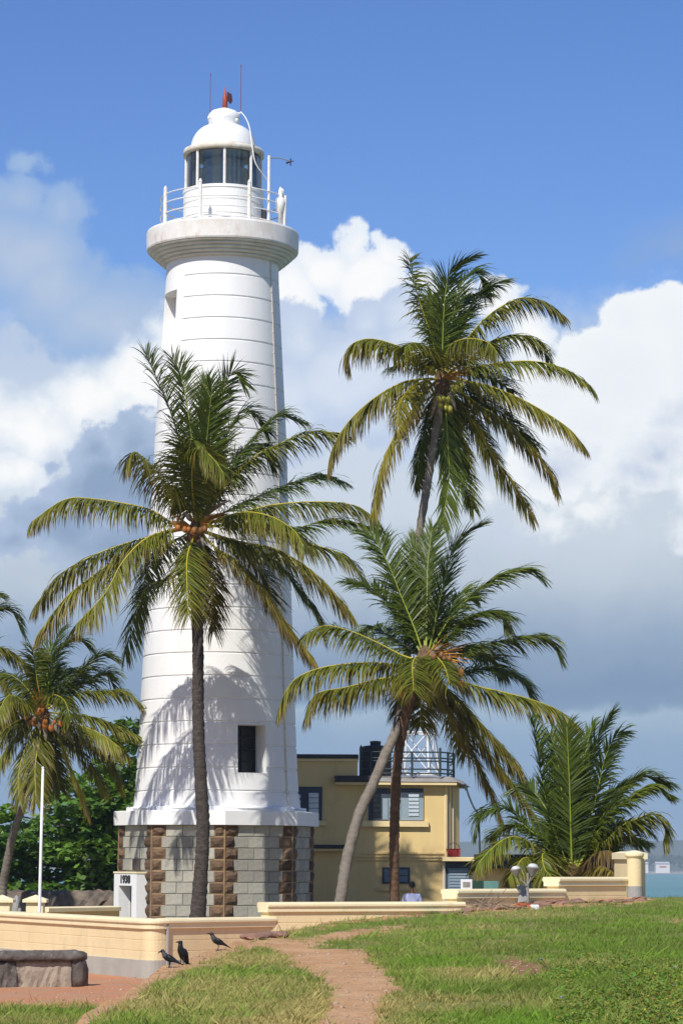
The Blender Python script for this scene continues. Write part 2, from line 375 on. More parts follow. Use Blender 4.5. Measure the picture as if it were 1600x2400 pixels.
        if smooth: me.polygons.foreach_set('use_smooth', [True] * len(me.polygons))
        o = bpy.data.objects.new(name, me); COL.objects.link(o); o.location = loc
        if parent is not None: o.parent = parent
        for k, v in tags.items():
            if v: o[k] = v
        return o
def npmesh(name, V, F, m, col=None, parent=None, smooth=False, **tags):
    """fast mesh from numpy arrays: V (n,3), F (m,3|4)"""
    me = bpy.data.meshes.new(name); V = np.asarray(V, np.float32); F = np.asarray(F, np.int32)
    off = np.zeros(3); q = parent
    while q is not None: off += np.array(q.location); q = q.parent
    V = V - off.astype(np.float32)
    k = F.shape[1]
    me.vertices.add(len(V)); me.vertices.foreach_set('co', V.ravel())
    me.loops.add(F.size); me.loops.foreach_set('vertex_index', F.ravel())
    me.polygons.add(len(F)); me.polygons.foreach_set('loop_start', np.arange(0, F.size, k, dtype=np.int32))
    me.polygons.foreach_set('loop_total', np.full(len(F), k, np.int32))
    if smooth: me.polygons.foreach_set('use_smooth', np.ones(len(F), bool))
    me.update(calc_edges=True)
    if col is not None:
        a = me.color_attributes.new('Col', 'FLOAT_COLOR', 'POINT')
        c4 = np.ones((len(V), 4), np.float32); c4[:, :3] = col; a.data.foreach_set('color', c4.ravel())
    me.materials.append(m)
    o = bpy.data.objects.new(name, me); COL.objects.link(o)
    if parent is not None: o.parent = parent
    for kk, v in tags.items():
        if v: o[kk] = v
    return o
def thing(name, loc, label, cat, group=None):
    o = bpy.data.objects.new(name, None); COL.objects.link(o); o.location = tuple(map(float, loc)); o.empty_display_size = .3
    o['label'] = label; o['category'] = cat
    if group: o['group'] = group
    return o
def rects(mb, x0, x1, y0, y1, d, depth, bev=0.):
    """box whose front face covers photo pixels x0..x1, y0..y1 at distance d, going depth back"""
    a = P(x0, y1, d); c = P(x1, y0, d)
    return mb.box((a[0], d, a[2]), (c[0], d + depth, c[2]), bev)
def spline(pts, n):
    """Catmull-Rom through pts, n samples evenly spaced along the length"""
    p = np.array(pts, float); p = np.vstack([2 * p[0] - p[1], p, 2 * p[-1] - p[-2]])
    out = []
    for i in range(1, len(p) - 2):
        for t in np.linspace(0, 1, 16, endpoint=False):
            a, b, c, d = p[i - 1], p[i], p[i + 1], p[i + 2]
            out.append(.5 * ((2 * b) + (c - a) * t + (2 * a - 5 * b + 4 * c - d) * t * t + (3 * b - a - 3 * c + d) * t ** 3))
    out.append(p[-2]); out = np.array(out)
    s = np.r_[0, np.cumsum(np.linalg.norm(np.diff(out, axis=0), axis=1))]
    q = np.linspace(0, s[-1], n)
    return np.stack([np.interp(q, s, out[:, k]) for k in range(out.shape[1])], 1)
def vnoise(x, y, seed=0):
    xi = np.floor(x).astype(np.int64); yi = np.floor(y).astype(np.int64); fx = x - xi; fy = y - yi
    fx = fx * fx * (3 - 2 * fx); fy = fy * fy * (3 - 2 * fy)
    def h(a, b):
        n = (a * 374761393 + b * 668265263 + seed * 1442695041) & 0x7fffffff
        n = ((n ^ (n >> 13)) * 1274126177) & 0x7fffffff
        return ((n ^ (n >> 16)) & 0xffff) / 65535.
    return (h(xi, yi) * (1 - fx) + h(xi + 1, yi) * fx) * (1 - fy) + (h(xi, yi + 1) * (1 - fx) + h(xi + 1, yi + 1) * fx) * fy
def fbm(x, y, seed=0, o=4):
    s = 0; a = .5
    for k in range(o): s = s + a * vnoise(x * 2 ** k, y * 2 ** k, seed + k); a *= .5
    return s / (1 - .5 ** o)
def inpoly(px, py, poly):
    r = np.zeros(px.shape, bool); n = len(poly)
    for i in range(n):
        x0, y0 = poly[i]; x1, y1 = poly[(i + 1) % n]
        if y0 == y1: continue
        c = ((y0 > py) != (y1 > py)) & (px < (x1 - x0) * (py - y0) / (y1 - y0) + x0); r ^= c
    return r

LOW = 9.7                       # level of the fort floor
# ------------------------------------------------------------------ boundary wall line in plan
def pxy(px, d): q = P(px, 2100, d); return (q[0], q[1])
W_LEFT = pxy(-110, 65.2); W_COR = pxy(352, 55.0)
W1 = pxy(630, 57.4); W2 = pxy(1070, 59.6); W3 = pxy(1308, 61.9); W4 = pxy(1478, 63.6)
WX = np.array([W_COR[0], W1[0], W2[0], W3[0], W4[0], W4[0] + 20]); WY = np.array([W_COR[1], W1[1], W2[1], W3[1], W4[1], W4[1] + .6])
def ywall(x):
    left = W_COR[1] + (np.asarray(x) - W_COR[0]) * (W_LEFT[1] - W_COR[1]) / (W_LEFT[0] - W_COR[0])
    return np.where(x < W_COR[0], left, np.interp(x, WX, WY))

# ------------------------------------------------------------------ ground: mound and lower floor
RIM = [(-150, 2760, 20.5), (60, 2500, 26), (200, 2400, 30.5), (330, 2312, 37), (395, 2262, 42), (480, 2234, 45), (580, 2205, 48), (640, 2187, 52), (720, 2172, 55.6)]
RIMW = np.array([P(*q) for q in RIM])
CTL = [(900, 2400, 28), (1300, 2400, 28), (1600, 2400, 28), (600, 2300, 36.5), (450, 2400, 29.5), (700, 2350, 31.8), (800, 2240, 44), (1000, 2250, 42.5), (1400, 2250, 42),
       (1600, 2250, 41), (1000, 2185, 51.5), (1400, 2162, 54), (1600, 2165, 53), (800, 2163, 57.6), (1000, 2138, 59.6), (1100, 2131, 60.2), (1250, 2119, 61.3), (1480, 2106, 63.2), (1560, 2113, 62.5), (1640, 2108, 63),
       (760, 2196, 50), (900, 2205, 48.5)] + RIM
CW = np.array([P(*q) for q in CTL])
CW = np.vstack([CW, [[-2, 8, 10.1], [2.5, 8, 10.2], [8, 20, 10.6], [12, 45, 10.9], [14, 62, 11.0], [-7, 14, 9.95]]])
def _tps(a, b):
    r2 = ((a[:, None, :2] - b[None, :, :2]) ** 2).sum(-1); return np.where(r2 > 1e-9, r2 * np.log(np.maximum(r2, 1e-9)) * .5, 0)
_n = len(CW); _A = np.zeros((_n + 3, _n + 3)); _A[:_n, :_n] = _tps(CW, CW) + np.eye(_n) * 2.0
_A[:_n, _n] = 1; _A[:_n, _n + 1:] = CW[:, :2]; _A[_n, :_n] = 1; _A[_n + 1:, :_n] = CW[:, :2].T
_w = np.linalg.solve(_A, np.r_[CW[:, 2], 0, 0, 0])
def mound(x, y):
    out = np.empty(len(x)); 
    for i in range(0, len(x), 40000):
        q = np.stack([x[i:i + 40000], y[i:i + 40000]], 1)
        out[i:i + 40000] = _tps(q, CW) @ _w[:_n] + _w[_n] + q @ _w[_n + 1:]
    return out
def rimdist(x, y):
    """signed distance to the rim of the mound, positive on the mound"""
    best = np.full(x.shape, 1e9); sg = np.ones(x.shape)
    pts = np.vstack([RIMW[:, :2]])
    pts = np.vstack([pts[0] + (pts[0] - pts[1]) * 4, pts, pts[-1] + (pts[-1] - pts[-2]) * 6])
    for i in range(len(pts) - 1):
        a, b = pts[i], pts[i + 1]; d = b - a; t = np.clip(((x - a[0]) * d[0] + (y - a[1]) * d[1]) / (d @ d), 0, 1)
        dx = x - a[0] - t * d[0]; dy = y - a[1] - t * d[1]; r = np.hypot(dx, dy); s = np.where(d[0] * (y - a[1]) - d[1] * (x - a[0]) > 0, -1., 1.)
        m = r < best - 1e-9; best = np.where(m, r, best); sg = np.where(m, s, sg)
    return best * sg
def sstep(a, b, x): t = np.clip((x - a) / (b - a), 0, 1); return t * t * (3 - 2 * t)
def ground_z(x, y, detail=True):
    m = mound(x, y)
    if detail: m = m + (fbm(x * .9, y * .9, 3) - .5) * .10 + (fbm(x * 4, y * 4, 5) - .5) * .035
    rd = rimdist(x, y) + (fbm(x * 1.7, y * 1.7, 9, 3) - .5) * .45
    low = LOW + (fbm(x * .7, y * .7, 21) - .5) * .08
    z = low + (np.maximum(m, low) - low) * sstep(-.38, .0, rd)
    beyond = y > ywall(x) + .12
    right = x > W4[0] + .35
    z = np.where(beyond & ~right, LOW - .02, z)
    z = np.where(right, np.where(y > 63.4, z - (y - 63.4) * .55, z), z)
    return np.maximum(z, 4.0)

# regions of bare earth, as polygons on the ground (given by where they show in the photograph)
PATH = [(700, 2420), (742, 2380), (765, 2340), (762, 2318), (735, 2292), (690, 2272), (655, 2246), (640, 2222), (612, 2214), (640, 2196), (700, 2200), (760, 2192), (800, 2181), (880, 2173), (975, 2163), (965, 2172),
        (880, 2190), (810, 2206), (700, 2214), (780, 2222), (862, 2226), (868, 2250), (888, 2272), (944, 2302), (932, 2332), (912, 2350), (900, 2380), (890, 2420)]
RIMBAND = [(40, 2430), (184, 2364), (245, 2329), (314, 2295), (375, 2268), (452, 2245), (543, 2214), (600, 2199), (720, 2166), (760, 2160), (760, 2170), (660, 2190), (600, 2222), (543, 2230), (497, 2256), (421, 2283), (360, 2314), (329, 2341), (245, 2375), (190, 2420)]
PATCH = [(1140, 2246), (1180, 2243), (1290, 2262), (1296, 2272), (1270, 2288), (1215, 2302), (1205, 2290), (1165, 2268)]
WALLSTRIP = [(620, 2185), (760, 2160), (900, 2142), (1030, 2130), (1250, 2108), (1480, 2095), (1520, 2102), (1508, 2116), (1250, 2127), (1130, 2137), (1020, 2142), (900, 2153), (760, 2172)]
PATCH2 = [(1500, 2145), (1560, 2150), (1600, 2160), (1640, 2130), (1660, 2170), (1560, 2165)]
def dirt_mask(x, y, z, jit=1., fuzz=None):
    if fuzz is None:
        q = np.random.default_rng(3); return sum(dirt_mask(x, y, z, jit, (q.normal() * 11, q.normal() * 3.2)) for _ in range(5)) / 5
    px, py = proj(np.stack([x, y, z], 1)); px = px + fuzz[0]; py = py + fuzz[1]
    jx = (fbm(x * 3, y * 3, 31) - .5) * 70 * jit + (fbm(x * 11, y * 9, 33) - .5) * 34; jy = (fbm(x * 3, y * 3, 37) - .5) * 26 * jit + (fbm(x * 11, y * 9, 39) - .5) * 11
    m = np.zeros(x.shape)
    for pl, k in ((PATH, 1.), (RIMBAND, 1.), (PATCH, 1.), (WALLSTRIP, .9), (PATCH2, .7)):
        m = np.maximum(m, inpoly(px + jx, py + jy, pl) * k)
    lowpart = z < LOW + .25
    g = sstep(2348, 2362, py + jy * .8) * (px < 230) * .95
    m = np.where(lowpart, 1 - g, m)
    m = np.where((rimdist(x, y) < .12) & ~lowpart, 1., m)
    return m
ug = np.r_[np.linspace(-.9, -.205, 26)[:-1], np.linspace(-.205, .175, 470), np.linspace(.175, .9, 26)[1:]]
yg = np.r_[np.linspace(7, 24, 30)[:-1], np.linspace(24, 66, 430), np.linspace(66, 80, 12)[1:]]
UU, YY = np.meshgrid(ug, yg); gx = (UU * YY).ravel(); gy = YY.ravel()
gz = ground_z(gx, gy); gd = dirt_mask(gx, gy, gz)
nu, ny = len(ug), len(yg)
i0 = (np.arange(ny - 1)[:, None] * nu + np.arange(nu - 1)[None]).ravel()
def ground_mat():
    m = bpy.data.materials.new('ground_earth_and_turf'); m.use_nodes = True; b = NB(m.node_tree); bs = m.node_tree.nodes['Principled BSDF']
    d = b.n('ShaderNodeSeparateColor', {0: b.n('ShaderNodeAttribute', attribute_name='Col').outputs['Color']})
    vec = b.n('ShaderNodeTexCoord').outputs['Object']
    n1 = b.noise(vec, 1.3, 6); n2 = b.noise(vec, 9., 6, .65); n3 = b.noise(vec, 45., 4)
    earth = b.mix(b.mr(n1, .35, .68, 0., 1., False), (.44, .245, .118, 1), (.53, .325, .175, 1))
    earth = b.mix(b.mr(n2, .52, .75, 0., .75, False), earth, (.30, .16, .085, 1))
    earth = b.mix(b.mr(n3, .6, .75, 0., .5, False), earth, (.55, .40, .27, 1))
    red = b.mix(b.mr(n1, .4, .6, 0., 1., False), (.52, .23, .115, 1), (.46, .26, .155, 1))
    earth = b.mix(d.outputs[1], earth, red)
    earth = b.mix(d.outputs[2], earth, b.mix(b.mr(n2, .35, .65, 0., 1., False), (.20, .105, .05, 1), (.32, .19, .10, 1)))
    turf = b.mix(b.mr(n2, .35, .65, 0., 1., False), (.13, .17, .035, 1), (.27, .24, .09, 1))
    f = b.m('ADD', d.outputs[0], b.m('MULTIPLY', b.m('SUBTRACT', n2, .5), .5), clamp=True)
    b._in(bs, 'Base Color', b.mix(b.mr(f, .3, .7, 0., 1.), turf, earth)); bs.inputs['Roughness'].default_value = .95; bs.inputs['Specular IOR Level'].default_value = .1
    bn = b.n('ShaderNodeBump', {'Height': b.m('ADD', n2, b.m('MULTIPLY', n3, .4)), 'Strength': .7, 'Distance': .05}); m.node_tree.links.new(bn.outputs[0], bs.inputs['Normal'])
    return m
qx_, qy_ = proj(np.stack([gx, gy, gz], 1)); patch_ = inpoly(qx_, qy_, [(1130, 2238), (1310, 2238), (1310, 2310), (1130, 2310)]); comp = gy > ywall(gx) + .1; gd = np.where(comp & (gx < W4[0]), .5, gd)
gcol = np.stack([gd, ((gz < LOW + .2) & ~comp).astype(float), patch_.astype(float)], 1)
npmesh('ground', np.stack([gx, gy, gz], 1), np.stack([i0, i0 + 1, i0 + nu + 1, i0 + nu], 1), ground_mat(), gcol, smooth=True, kind='structure')

# headland under and round everything, with a cliff down to the sea
hb = MB()
hp = [(-70, -60), (60, -60), (50, 30), (30, 66), (26, 100), (20, 128), (-20, 140), (-70, 132)]
cx_, cy_ = 0, 40
ring = lambda k, z: [(cx_ + (p[0] - cx_) * k, cy_ + (p[1] - cy_) * k, z) for p in hp]
hv = ring(.94, LOW - .12) + ring(.98, LOW - 1.2) + ring(1.0, 4.) + ring(1.06, -1.5); nh = len(hp)
hb.add(hv, [tuple(range(nh))] + [(k * nh + i, k * nh + (i + 1) % nh, (k + 1) * nh + (i + 1) % nh, (k + 1) * nh + i) for k in range(3) for i in range(nh)])
M['headland'] = mat('fort_earth', (.22, .20, .15), (.16, .17, .08), .6, .95, .5, 8)
hb.build('terrain', M['headland'], kind='structure')

# sea
def sea_mat():
    m = bpy.data.materials.new('sea_water'); m.use_nodes = True; b = NB(m.node_tree); bs = m.node_tree.nodes['Principled BSDF']
    vec = b.n('ShaderNodeTexCoord').outputs['Object']
    st = b.v('MULTIPLY', vec, (1, .35, 1))
    n = b.noise(st, .25, 8, .6); n2 = b.noise(b.v('MULTIPLY', vec, (.012, .004, 1)), 1., 5)
    b._in(bs, 'Base Color', b.mix(b.mr(n2, .35, .65, 0., 1., False), (.025, .16, .15, 1), (.05, .22, .20, 1)))
    bs.inputs['Roughness'].default_value = .35; bs.inputs['Specular IOR Level'].default_value = .2
    bn = b.n('ShaderNodeBump', {'Height': n, 'Strength': .9, 'Distance': .8}); m.node_tree.links.new(bn.outputs[0], bs.inputs['Normal'])
    return m
sb = MB(); sb.add([(-2500, -200, 0), (2500, -200, 0), (2500, 5200, 0), (-2500, 5200, 0)], [(0, 1, 2, 3)])
sb.build('sea', sea_mat(), kind='structure')

# far shore, hills, treeline
def strip(name, y0, y1, hfun, m, nx=260, nyy=10):
    xs = np.linspace(-2300, 2300, nx); ys = np.linspace(y0, y1, nyy); X, Y = np.meshgrid(xs, ys); t = (Y - y0) / (y1 - y0)
    Z = hfun(X, Y, t); i = (np.arange(nyy - 1)[:, None] * nx + np.arange(nx - 1)[None]).ravel()
    return npmesh(name, np.stack([X.ravel(), Y.ravel(), Z.ravel()], 1), np.stack([i, i + 1, i + nx + 1, i + nx], 1), m, smooth=True, kind='structure')
M['hills'] = mat('wooded_hills', (.045, .07, .04), (.07, .09, .05), .01, .95)
M['shore'] = mat('shore_sand', (.34, .30, .24), (.22, .22, .17), .02, .95)
strip('far_shore', 3250, 3420, lambda X, Y, t: -.6 + 3.2 * t, M['shore'])
strip('hills', 3900, 4700, lambda X, Y, t: np.sin(np.clip(t * 1.35, 0, 1) * math.pi / 2) * (34 + 26 * (fbm(X * .0016 + 7, Y * .0006, 4) - .35) + 9 * fbm(X * .02, Y * .02, 8)), M['hills'], 400)
def blades_or_leaves(n, centers, size, up=.5, elong=1.6):
    """n random leaf quads (rhombs) round given centers -> V, F"""
    c = centers; k = len(c)
    a = rng.normal(size=(k, 3)); a[:, 2] *= .4; a /= np.linalg.norm(a, axis=1)[:, None]
    nrm = rng.normal(size=(k, 3)); nrm[:, 2] += up * 2; b = np.cross(nrm, a); b /= np.linalg.norm(b, axis=1)[:, None]
    s = size * rng.uniform(.7, 1.3, (k, 1))
    V = np.stack([c - a * s * elong / 2, c + b * s / 2, c + a * s * elong / 2, c - b * s / 2], 1).reshape(-1, 3)
    F = np.arange(4 * k).reshape(-1, 4); return V, F
# treeline: thousands of leafy clumps along the far shore
k = 9000
tx = rng.uniform(-1500, 1500, k); ty = rng.uniform(3400, 3520, k); th = (11 + 13 * fbm(tx * .02, tx * 0 + 3, 5)) * rng.uniform(.15, 1, k) ** .6
V, F = blades_or_leaves(k, np.stack([tx, ty, 2 + th], 1), 5.)
tc = np.repeat(np.stack([.05 + .03 * rng.random(k), .075 + .03 * rng.random(k), .04 + .015 * rng.random(k)], 1), 4, 0)
npmesh('far_treeline', V, F, M['tree_leaf'], tc, kind='stuff', label='hazy band of trees along the far shore of the bay')
for i, (x0, x1, y0, y1, lab) in enumerate(((1536, 1568, 2024, 2039, 'longer white building on the far shore, with a reddish band on its wall'), (1502, 1518, 2024, 2037, 'smaller white building on the far shore next to the wall pillar'))):
    t = thing('far_building', P((x0 + x1) / 2, 2042, 3330), lab, 'building', 'white buildings on the far shore')
    a = P(x0, y1, 3330); c = P(x1, y0, 3330)
    MB().box((a[0], 3330, .4), (c[0], 3345, c[2])).build('wall', M['far_white'], t)
    rb = MB(); mid = (a[0] + c[0]) / 2
    rb.add([(a[0] - .4, 3329, c[2]), (c[0] + .4, 3329, c[2]), (c[0] + .4, 3346, c[2]), (a[0] - .4, 3346, c[2]), (a[0], 3337, c[2] + 2), (c[0], 3337, c[2] + 2)], [(0, 1, 5, 4), (3, 4, 5, 2), (0, 4, 3), (1, 2, 5), (0, 3, 2, 1)])
    rb.build('roof', M['lampwhite'], t)
    if i == 0: MB().box((mid - 4, 3329.7, a[2] + 3.0), (mid + 4, 3329.95, a[2] + 4.6)).build('wall_band', M['brickred'], t)

# air over the bay
hz = MB().box((-2600, -300, -2.5), (2600, 5300, 68)).build('haze', bpy.data.materials.new('haze_air'), None)
hm = hz.data.materials[0]; hm.use_nodes = True; hm.node_tree.nodes.clear(); hbn = NB(hm.node_tree)
pv = hbn.n('ShaderNodeVolumePrincipled'); pv.inputs['Color'].default_value = (.68, .82, .98, 1); pv.inputs['Density'].default_value = .00016; pv.inputs['Anisotropy'].default_value = .0
ho = hbn.n('ShaderNodeOutputMaterial', {1: pv.outputs[0]}); hz['kind'] = 'stuff'

# ------------------------------------------------------------------ lighthouse
AX, AY = -3.75, 85.0
def zt(y, ax=512): return float(P(ax, y, 85)[2])
PXM = 85 / FPX * 1.0165          # metres per photo pixel at the axis (slant)
lh = thing('lighthouse', (AX, AY, LOW), 'tall white lighthouse on an octagonal stone base, with glazed lantern and dome', 'lighthouse')
TH0 = 2.5
def ang(deg, r, z): a = R_(deg + TH0); return (AX + r * math.sin(a), AY - r * math.cos(a), z)
# shaft: a grid in angle and height, with recessed joints and two deep windows
yk = [600, 653, 847, 1020, 1428, 1755, 1850, 1892, 1910]; rk = [131 * 1.02, 131.5 * 1.02, 142 * 1.02, 152 * 1.02, 168 * 1.02, 181 * 1.02, 186 * 1.02, 191 * 1.02, 193 * 1.02]
zk = np.array([zt(y) for y in yk])[::-1]; rkm = (np.array(rk) * 85 / FPX)[::-1]
shaft_r = lambda z: np.interp(z, zk, rkm)
zb, ztop = zt(1898), zt(612)
joints = []; z = zt(660) - .12
while z > zb + .5: joints.append(z); z -= .685
wins = [(-93, -51, zt(832), zt(697), .55, (zt(870), zt(655), -100, -40)), (14.5, 37, zt(1816), zt(1706), .82, None)]
zs = {zb, ztop}
for j in joints: zs |= {j - .035, j - .02, j + .02, j + .035}
for w in wins: zs |= {w[2], w[3]}
zs |= set(np.linspace(zb, ztop, 40)); zs = np.array(sorted(zs)); keep = [zs[0]]
for q in zs[1:]:
    if q - keep[-1] > .006: keep.append(q)
zs = np.array(keep)
ts = sorted(set(np.round(np.r_[np.arange(-180, 180, 2.5), [w[0] for w in wins], [w[1] for w in wins]], 3)))
nT, nZ = len(ts), len(zs)
sv = []
for zz in zs:
    r0 = float(shaft_r(zz)); jd = min(abs(zz - j) for j in joints)
    for t in ts:
        r = r0
        pan = wins[0][5]
        if jd < .025 and not (pan[0] < zz < pan[1] and pan[2] < t < pan[3]): r -= .03
        sv.append(ang(t, r, zz))
sf = []
def inwin(t0, t1, z0, z1):
    tm, zm = (t0 + t1) / 2, (z0 + z1) / 2
    return any(w[0] < tm < w[1] and w[2] < zm < w[3] for w in wins)
for i in range(nZ - 1):
    for kk in range(nT):
        t0 = ts[kk]; t1 = ts[(kk + 1) % nT] if kk < nT - 1 else ts[0] + 360
        if not inwin(t0, t1, zs[i], zs[i + 1]): sf.append((i * nT + kk, i * nT + (kk + 1) % nT, (i + 1) * nT + (kk + 1) % nT, (i + 1) * nT + kk))
shaft = MB().add(sv, sf).build('tower_shaft', M['white'], lh, smooth=False)
for w in wins:
    mid = (w[0] + w[1]) / 2 + TH0; nx, nyv = math.sin(R_(mid)), -math.cos(R_(mid)); fr = MB()
    tt = [t for t in ts if w[0] - 1e-6 <= t <= w[1] + 1e-6]; n = len(tt)
    o0 = [ang(t, float(shaft_r(w[2])) - .001, w[2]) for t in tt]; o1 = [ang(t, float(shaft_r(w[3])) - .001, w[3]) for t in tt]
    base = max(q[0] * nx + q[1] * nyv for q in o0); D = base - w[4]
    def inn(q): s_ = D - (q[0] * nx + q[1] * nyv); return (q[0] + nx * s_, q[1] + nyv * s_, q[2])
    i0_ = [inn(q) for q in o0]; i1_ = [inn(q) for q in o1]
    vs = o0 + o1 + i0_ + i1_
    fs = [(k_, k_ + 1, 2 * n + k_ + 1, 2 * n + k_) for k_ in range(n - 1)] + [(n + k_, 3 * n + k_, 3 * n + k_ + 1, n + k_ + 1) for k_ in range(n - 1)]
    fs += [(0, 2 * n, 3 * n, n), (n - 1, 2 * n - 1, 4 * n - 1, 3 * n - 1)]
    rv = fr.add(vs, fs).build('window_reveal', M['white'], lh)
    pb = MB(); a, c, e = np.array(i0_[0]), np.array(i0_[-1]), np.array(i1_[0]); up = np.array([0, 0, w[3] - w[2]]); out = np.array([nx, nyv, 0])
    pb.add([a, c, c + up, a + up, a - out * .02, c - out * .02, c + up - out * .02, a + up - out * .02], [(0, 1, 2, 3), (4, 7, 6, 5)]).build('window_pane', M['darkglass'] if w[0] > 0 else M['white'], lh)
    if w[0] > 0:
        wf = MB(); dvec = (c - a)
        for u in (.03, .5, .97): wf.tube([a + dvec * u + out * .02, a + dvec * u + up + out * .02], .028, 4)
        for v_ in (.02, .25, .5, .75, .98): wf.tube([a + up * v_ + out * .02, c + up * v_ + out * .02], .022, 4)
        wf.build('window_bars', M['dark'], lh)
# lightning conductor down the right flank
cb = MB(); cb.tube([ang(57, float(shaft_r(zz)) + .03, zz) for zz in np.linspace(zt(1890), zt(625), 40)], .018, 6)
for zz in np.linspace(zt(1860), zt(650), 26): cb.tube([ang(56, float(shaft_r(zz)) + .03, zz), ang(58, float(shaft_r(zz)) + .03, zz)], .022, 5)
cb.build('lightning_conductor', M['conductor'], lh)
# cornice with stepped mouldings and the gallery rim
m_ = 85 / FPX
cz0, cz1 = zt(628), zt(594); r0, r1 = 133.5 * m_, 177 * m_
prof = [(r0 - .05, cz0 - .02)]
ns = 5
for i in range(ns):
    ra = r0 + (r1 - r0) * (i / ns) ** .85; rb = r0 + (r1 - r0) * ((i + 1) / ns) ** .85; za = cz0 + (cz1 - cz0) * i / ns; zb_ = cz0 + (cz1 - cz0) * (i + 1) / ns
    prof += [(ra - .05, za + .004), (ra - .05, za + .03), (rb - .03, za + .034), (rb - .004, za + .055), (rb, zb_ - .006)]
prof += [(r1 - .02, cz1)]
MB().lathe(prof, (AX, AY), 96, False).build('cornice', M['cornice'], lh, True)
gz1 = zt(549)
MB().lathe([(.5, cz1 - .001), (r1 + .03, cz1), (181 * m_, cz1 + .05), (182 * m_, gz1 - .06), (180 * m_, gz1), (.5, gz1 + .02)], (AX, AY), 96, False).build('gallery_rim', M['gallery'], lh, False)
# lantern
lz1 = zt(452)
MB().lathe([(93 * m_ * 1.02, gz1), (93.5 * m_ * 1.02, lz1 - .12), (95 * m_ * 1.02, lz1 - .1), (95 * m_ * 1.02, lz1), (85 * m_, lz1)], (AX, AY), 64, False).build('lantern_wall', M['white'], lh, False)
for zz in (.33, .66):
    z_ = gz1 + (lz1 - gz1) * zz; MB().lathe([(93.6 * m_ * 1.02 + .004, z_ - .015), (93.6 * m_ * 1.02 + .012, z_), (93.6 * m_ * 1.02 + .004, z_ + .015)], (AX, AY), 64, False).build('wall_seam', M['rail_white'], lh)
lr = 88 * m_ * 1.02; lz2 = zt(366)
for k_ in range(8):
    a0, a1 = 1.4 + 45 * k_, 1.4 + 45 * (k_ + 1)
    pts0 = [ang(t, lr - .03, lz1) for t in np.linspace(a0, a1, 7)]; pts1 = [ang(t, lr - .03, lz2) for t in np.linspace(a0, a1, 7)]
    MB().add(pts0 + pts1, [(i, i + 1, 8 + i, 7 + i) for i in range(6)]).build('lantern_pane', M['glass'], lh, True)
    MB().tube([ang(a0, lr, lz1), ang(a0, lr, lz2)], .045, 6).build('mullion', M['rail_white'], lh)
MB().lathe([(.28, lz1 - .2), (.62, lz1 + .05), (.7, (lz1 + lz2) / 2), (.62, lz2 - .2), (.3, lz2)], (AX, AY), 24).build('lens', M['lens'], lh, True)
MB().lathe([(.98, lz1 - .02), (.98, lz1 + .62)], (AX, AY + .0), 32, False).build('curtain', M['lens'], lh, True)
MB().lathe([(lr - .1, lz2 - .02), (lr + .09, lz2 - .03), (95 * m_ * 1.02, lz2 + .08), (94 * m_ * 1.02, lz2 + .15), (80 * m_, lz2 + .17)], (AX, AY), 64, False).build('dome_ring', M['rust_white'], lh, True)
dz0, dz1 = lz2 + .15, zt(296); drr = 79.5 * m_ * 1.01; nrr = 38 * m_
prof = [(drr, dz0)]
for a in np.linspace(8, 90, 14):
    prof.append((nrr * .8 + (drr - nrr * .8) * math.cos(R_(a)), dz0 + (dz1 - dz0) * math.sin(R_(a)) * 1.0))
MB().lathe(prof, (AX, AY), 64, True).build('dome', M['dome'], lh, True)
vz = zt(262)
MB().lathe([(37 * m_, dz1 - .12), (36 * m_, dz1 - .02), (37 * m_, dz1 + .12), (39 * m_, vz - .28), (39 * m_, vz - .18), (37 * m_, vz - .1), (30 * m_, vz), (10 * m_, vz + .1)], (AX, AY), 40, True).build('ventilator', M['white'], lh, True)
fv = MB(); fz = vz + .05; fv.lathe([(.09, fz), (.075, fz + .4), (.03, fz + .62), (.02, fz + .65), (.02, zt(205))], (AX + .02, AY), 10, True); fv.build('finial', M['red_metal'], lh, True)
pv_ = np.array([AX + .09, AY - .02, zt(228)]); MB().add([pv_ + q for q in [(0, 0, .18), (.14, 0, .1), (.17, .02, -.12), (.1, .02, -.22), (0, 0, -.1), (0, .03, .18), (.14, .03, .1), (.17, .05, -.12), (.1, .05, -.22), (0, .03, -.1)]],
    [(0, 1, 2, 3, 4), (9, 8, 7, 6, 5), (0, 5, 6, 1), (1, 6, 7, 2), (2, 7, 8, 3), (3, 8, 9, 4), (4, 9, 5, 0)]).build('wind_vane', M['cloth'], lh)
for x_, y0_, y1_ in ((492.5, 270, 172), (564, 266, 152)):
    a = P(x_, y0_, 85); c = P(x_ + 1, y1_, 85)
    ab = MB(); ab.tube([a, a + (c - a) * .5, c], [.017, .014, .010], 6); ab.tube([c - (c - a) * .06, c], .018, 6); ab.build('antenna', M['antenna'], lh)
    MB().tube([(AX + (a[0] - AX) * .6, AY, a[2] + .02), a], .03, 6).build('antenna_bracket', M['rail_white'], lh)
cbl = spline([P(564, 262, 84.9), P(575, 275, 84.6), P(585, 300, 84.2), P(592, 350, 83.8), P(600, 385, 83.7), P(628, 424, 84.0)], 20)
MB().tube(cbl, .018, 5).build('cable', M['rail_white'], lh)
for x_, y_ in ((490, 276), (555, 281)):
    q = P(x_, y_, 84.55); MB().ball(q, .055, 8, 5).build('vent_hood', M['dome'], lh, True)
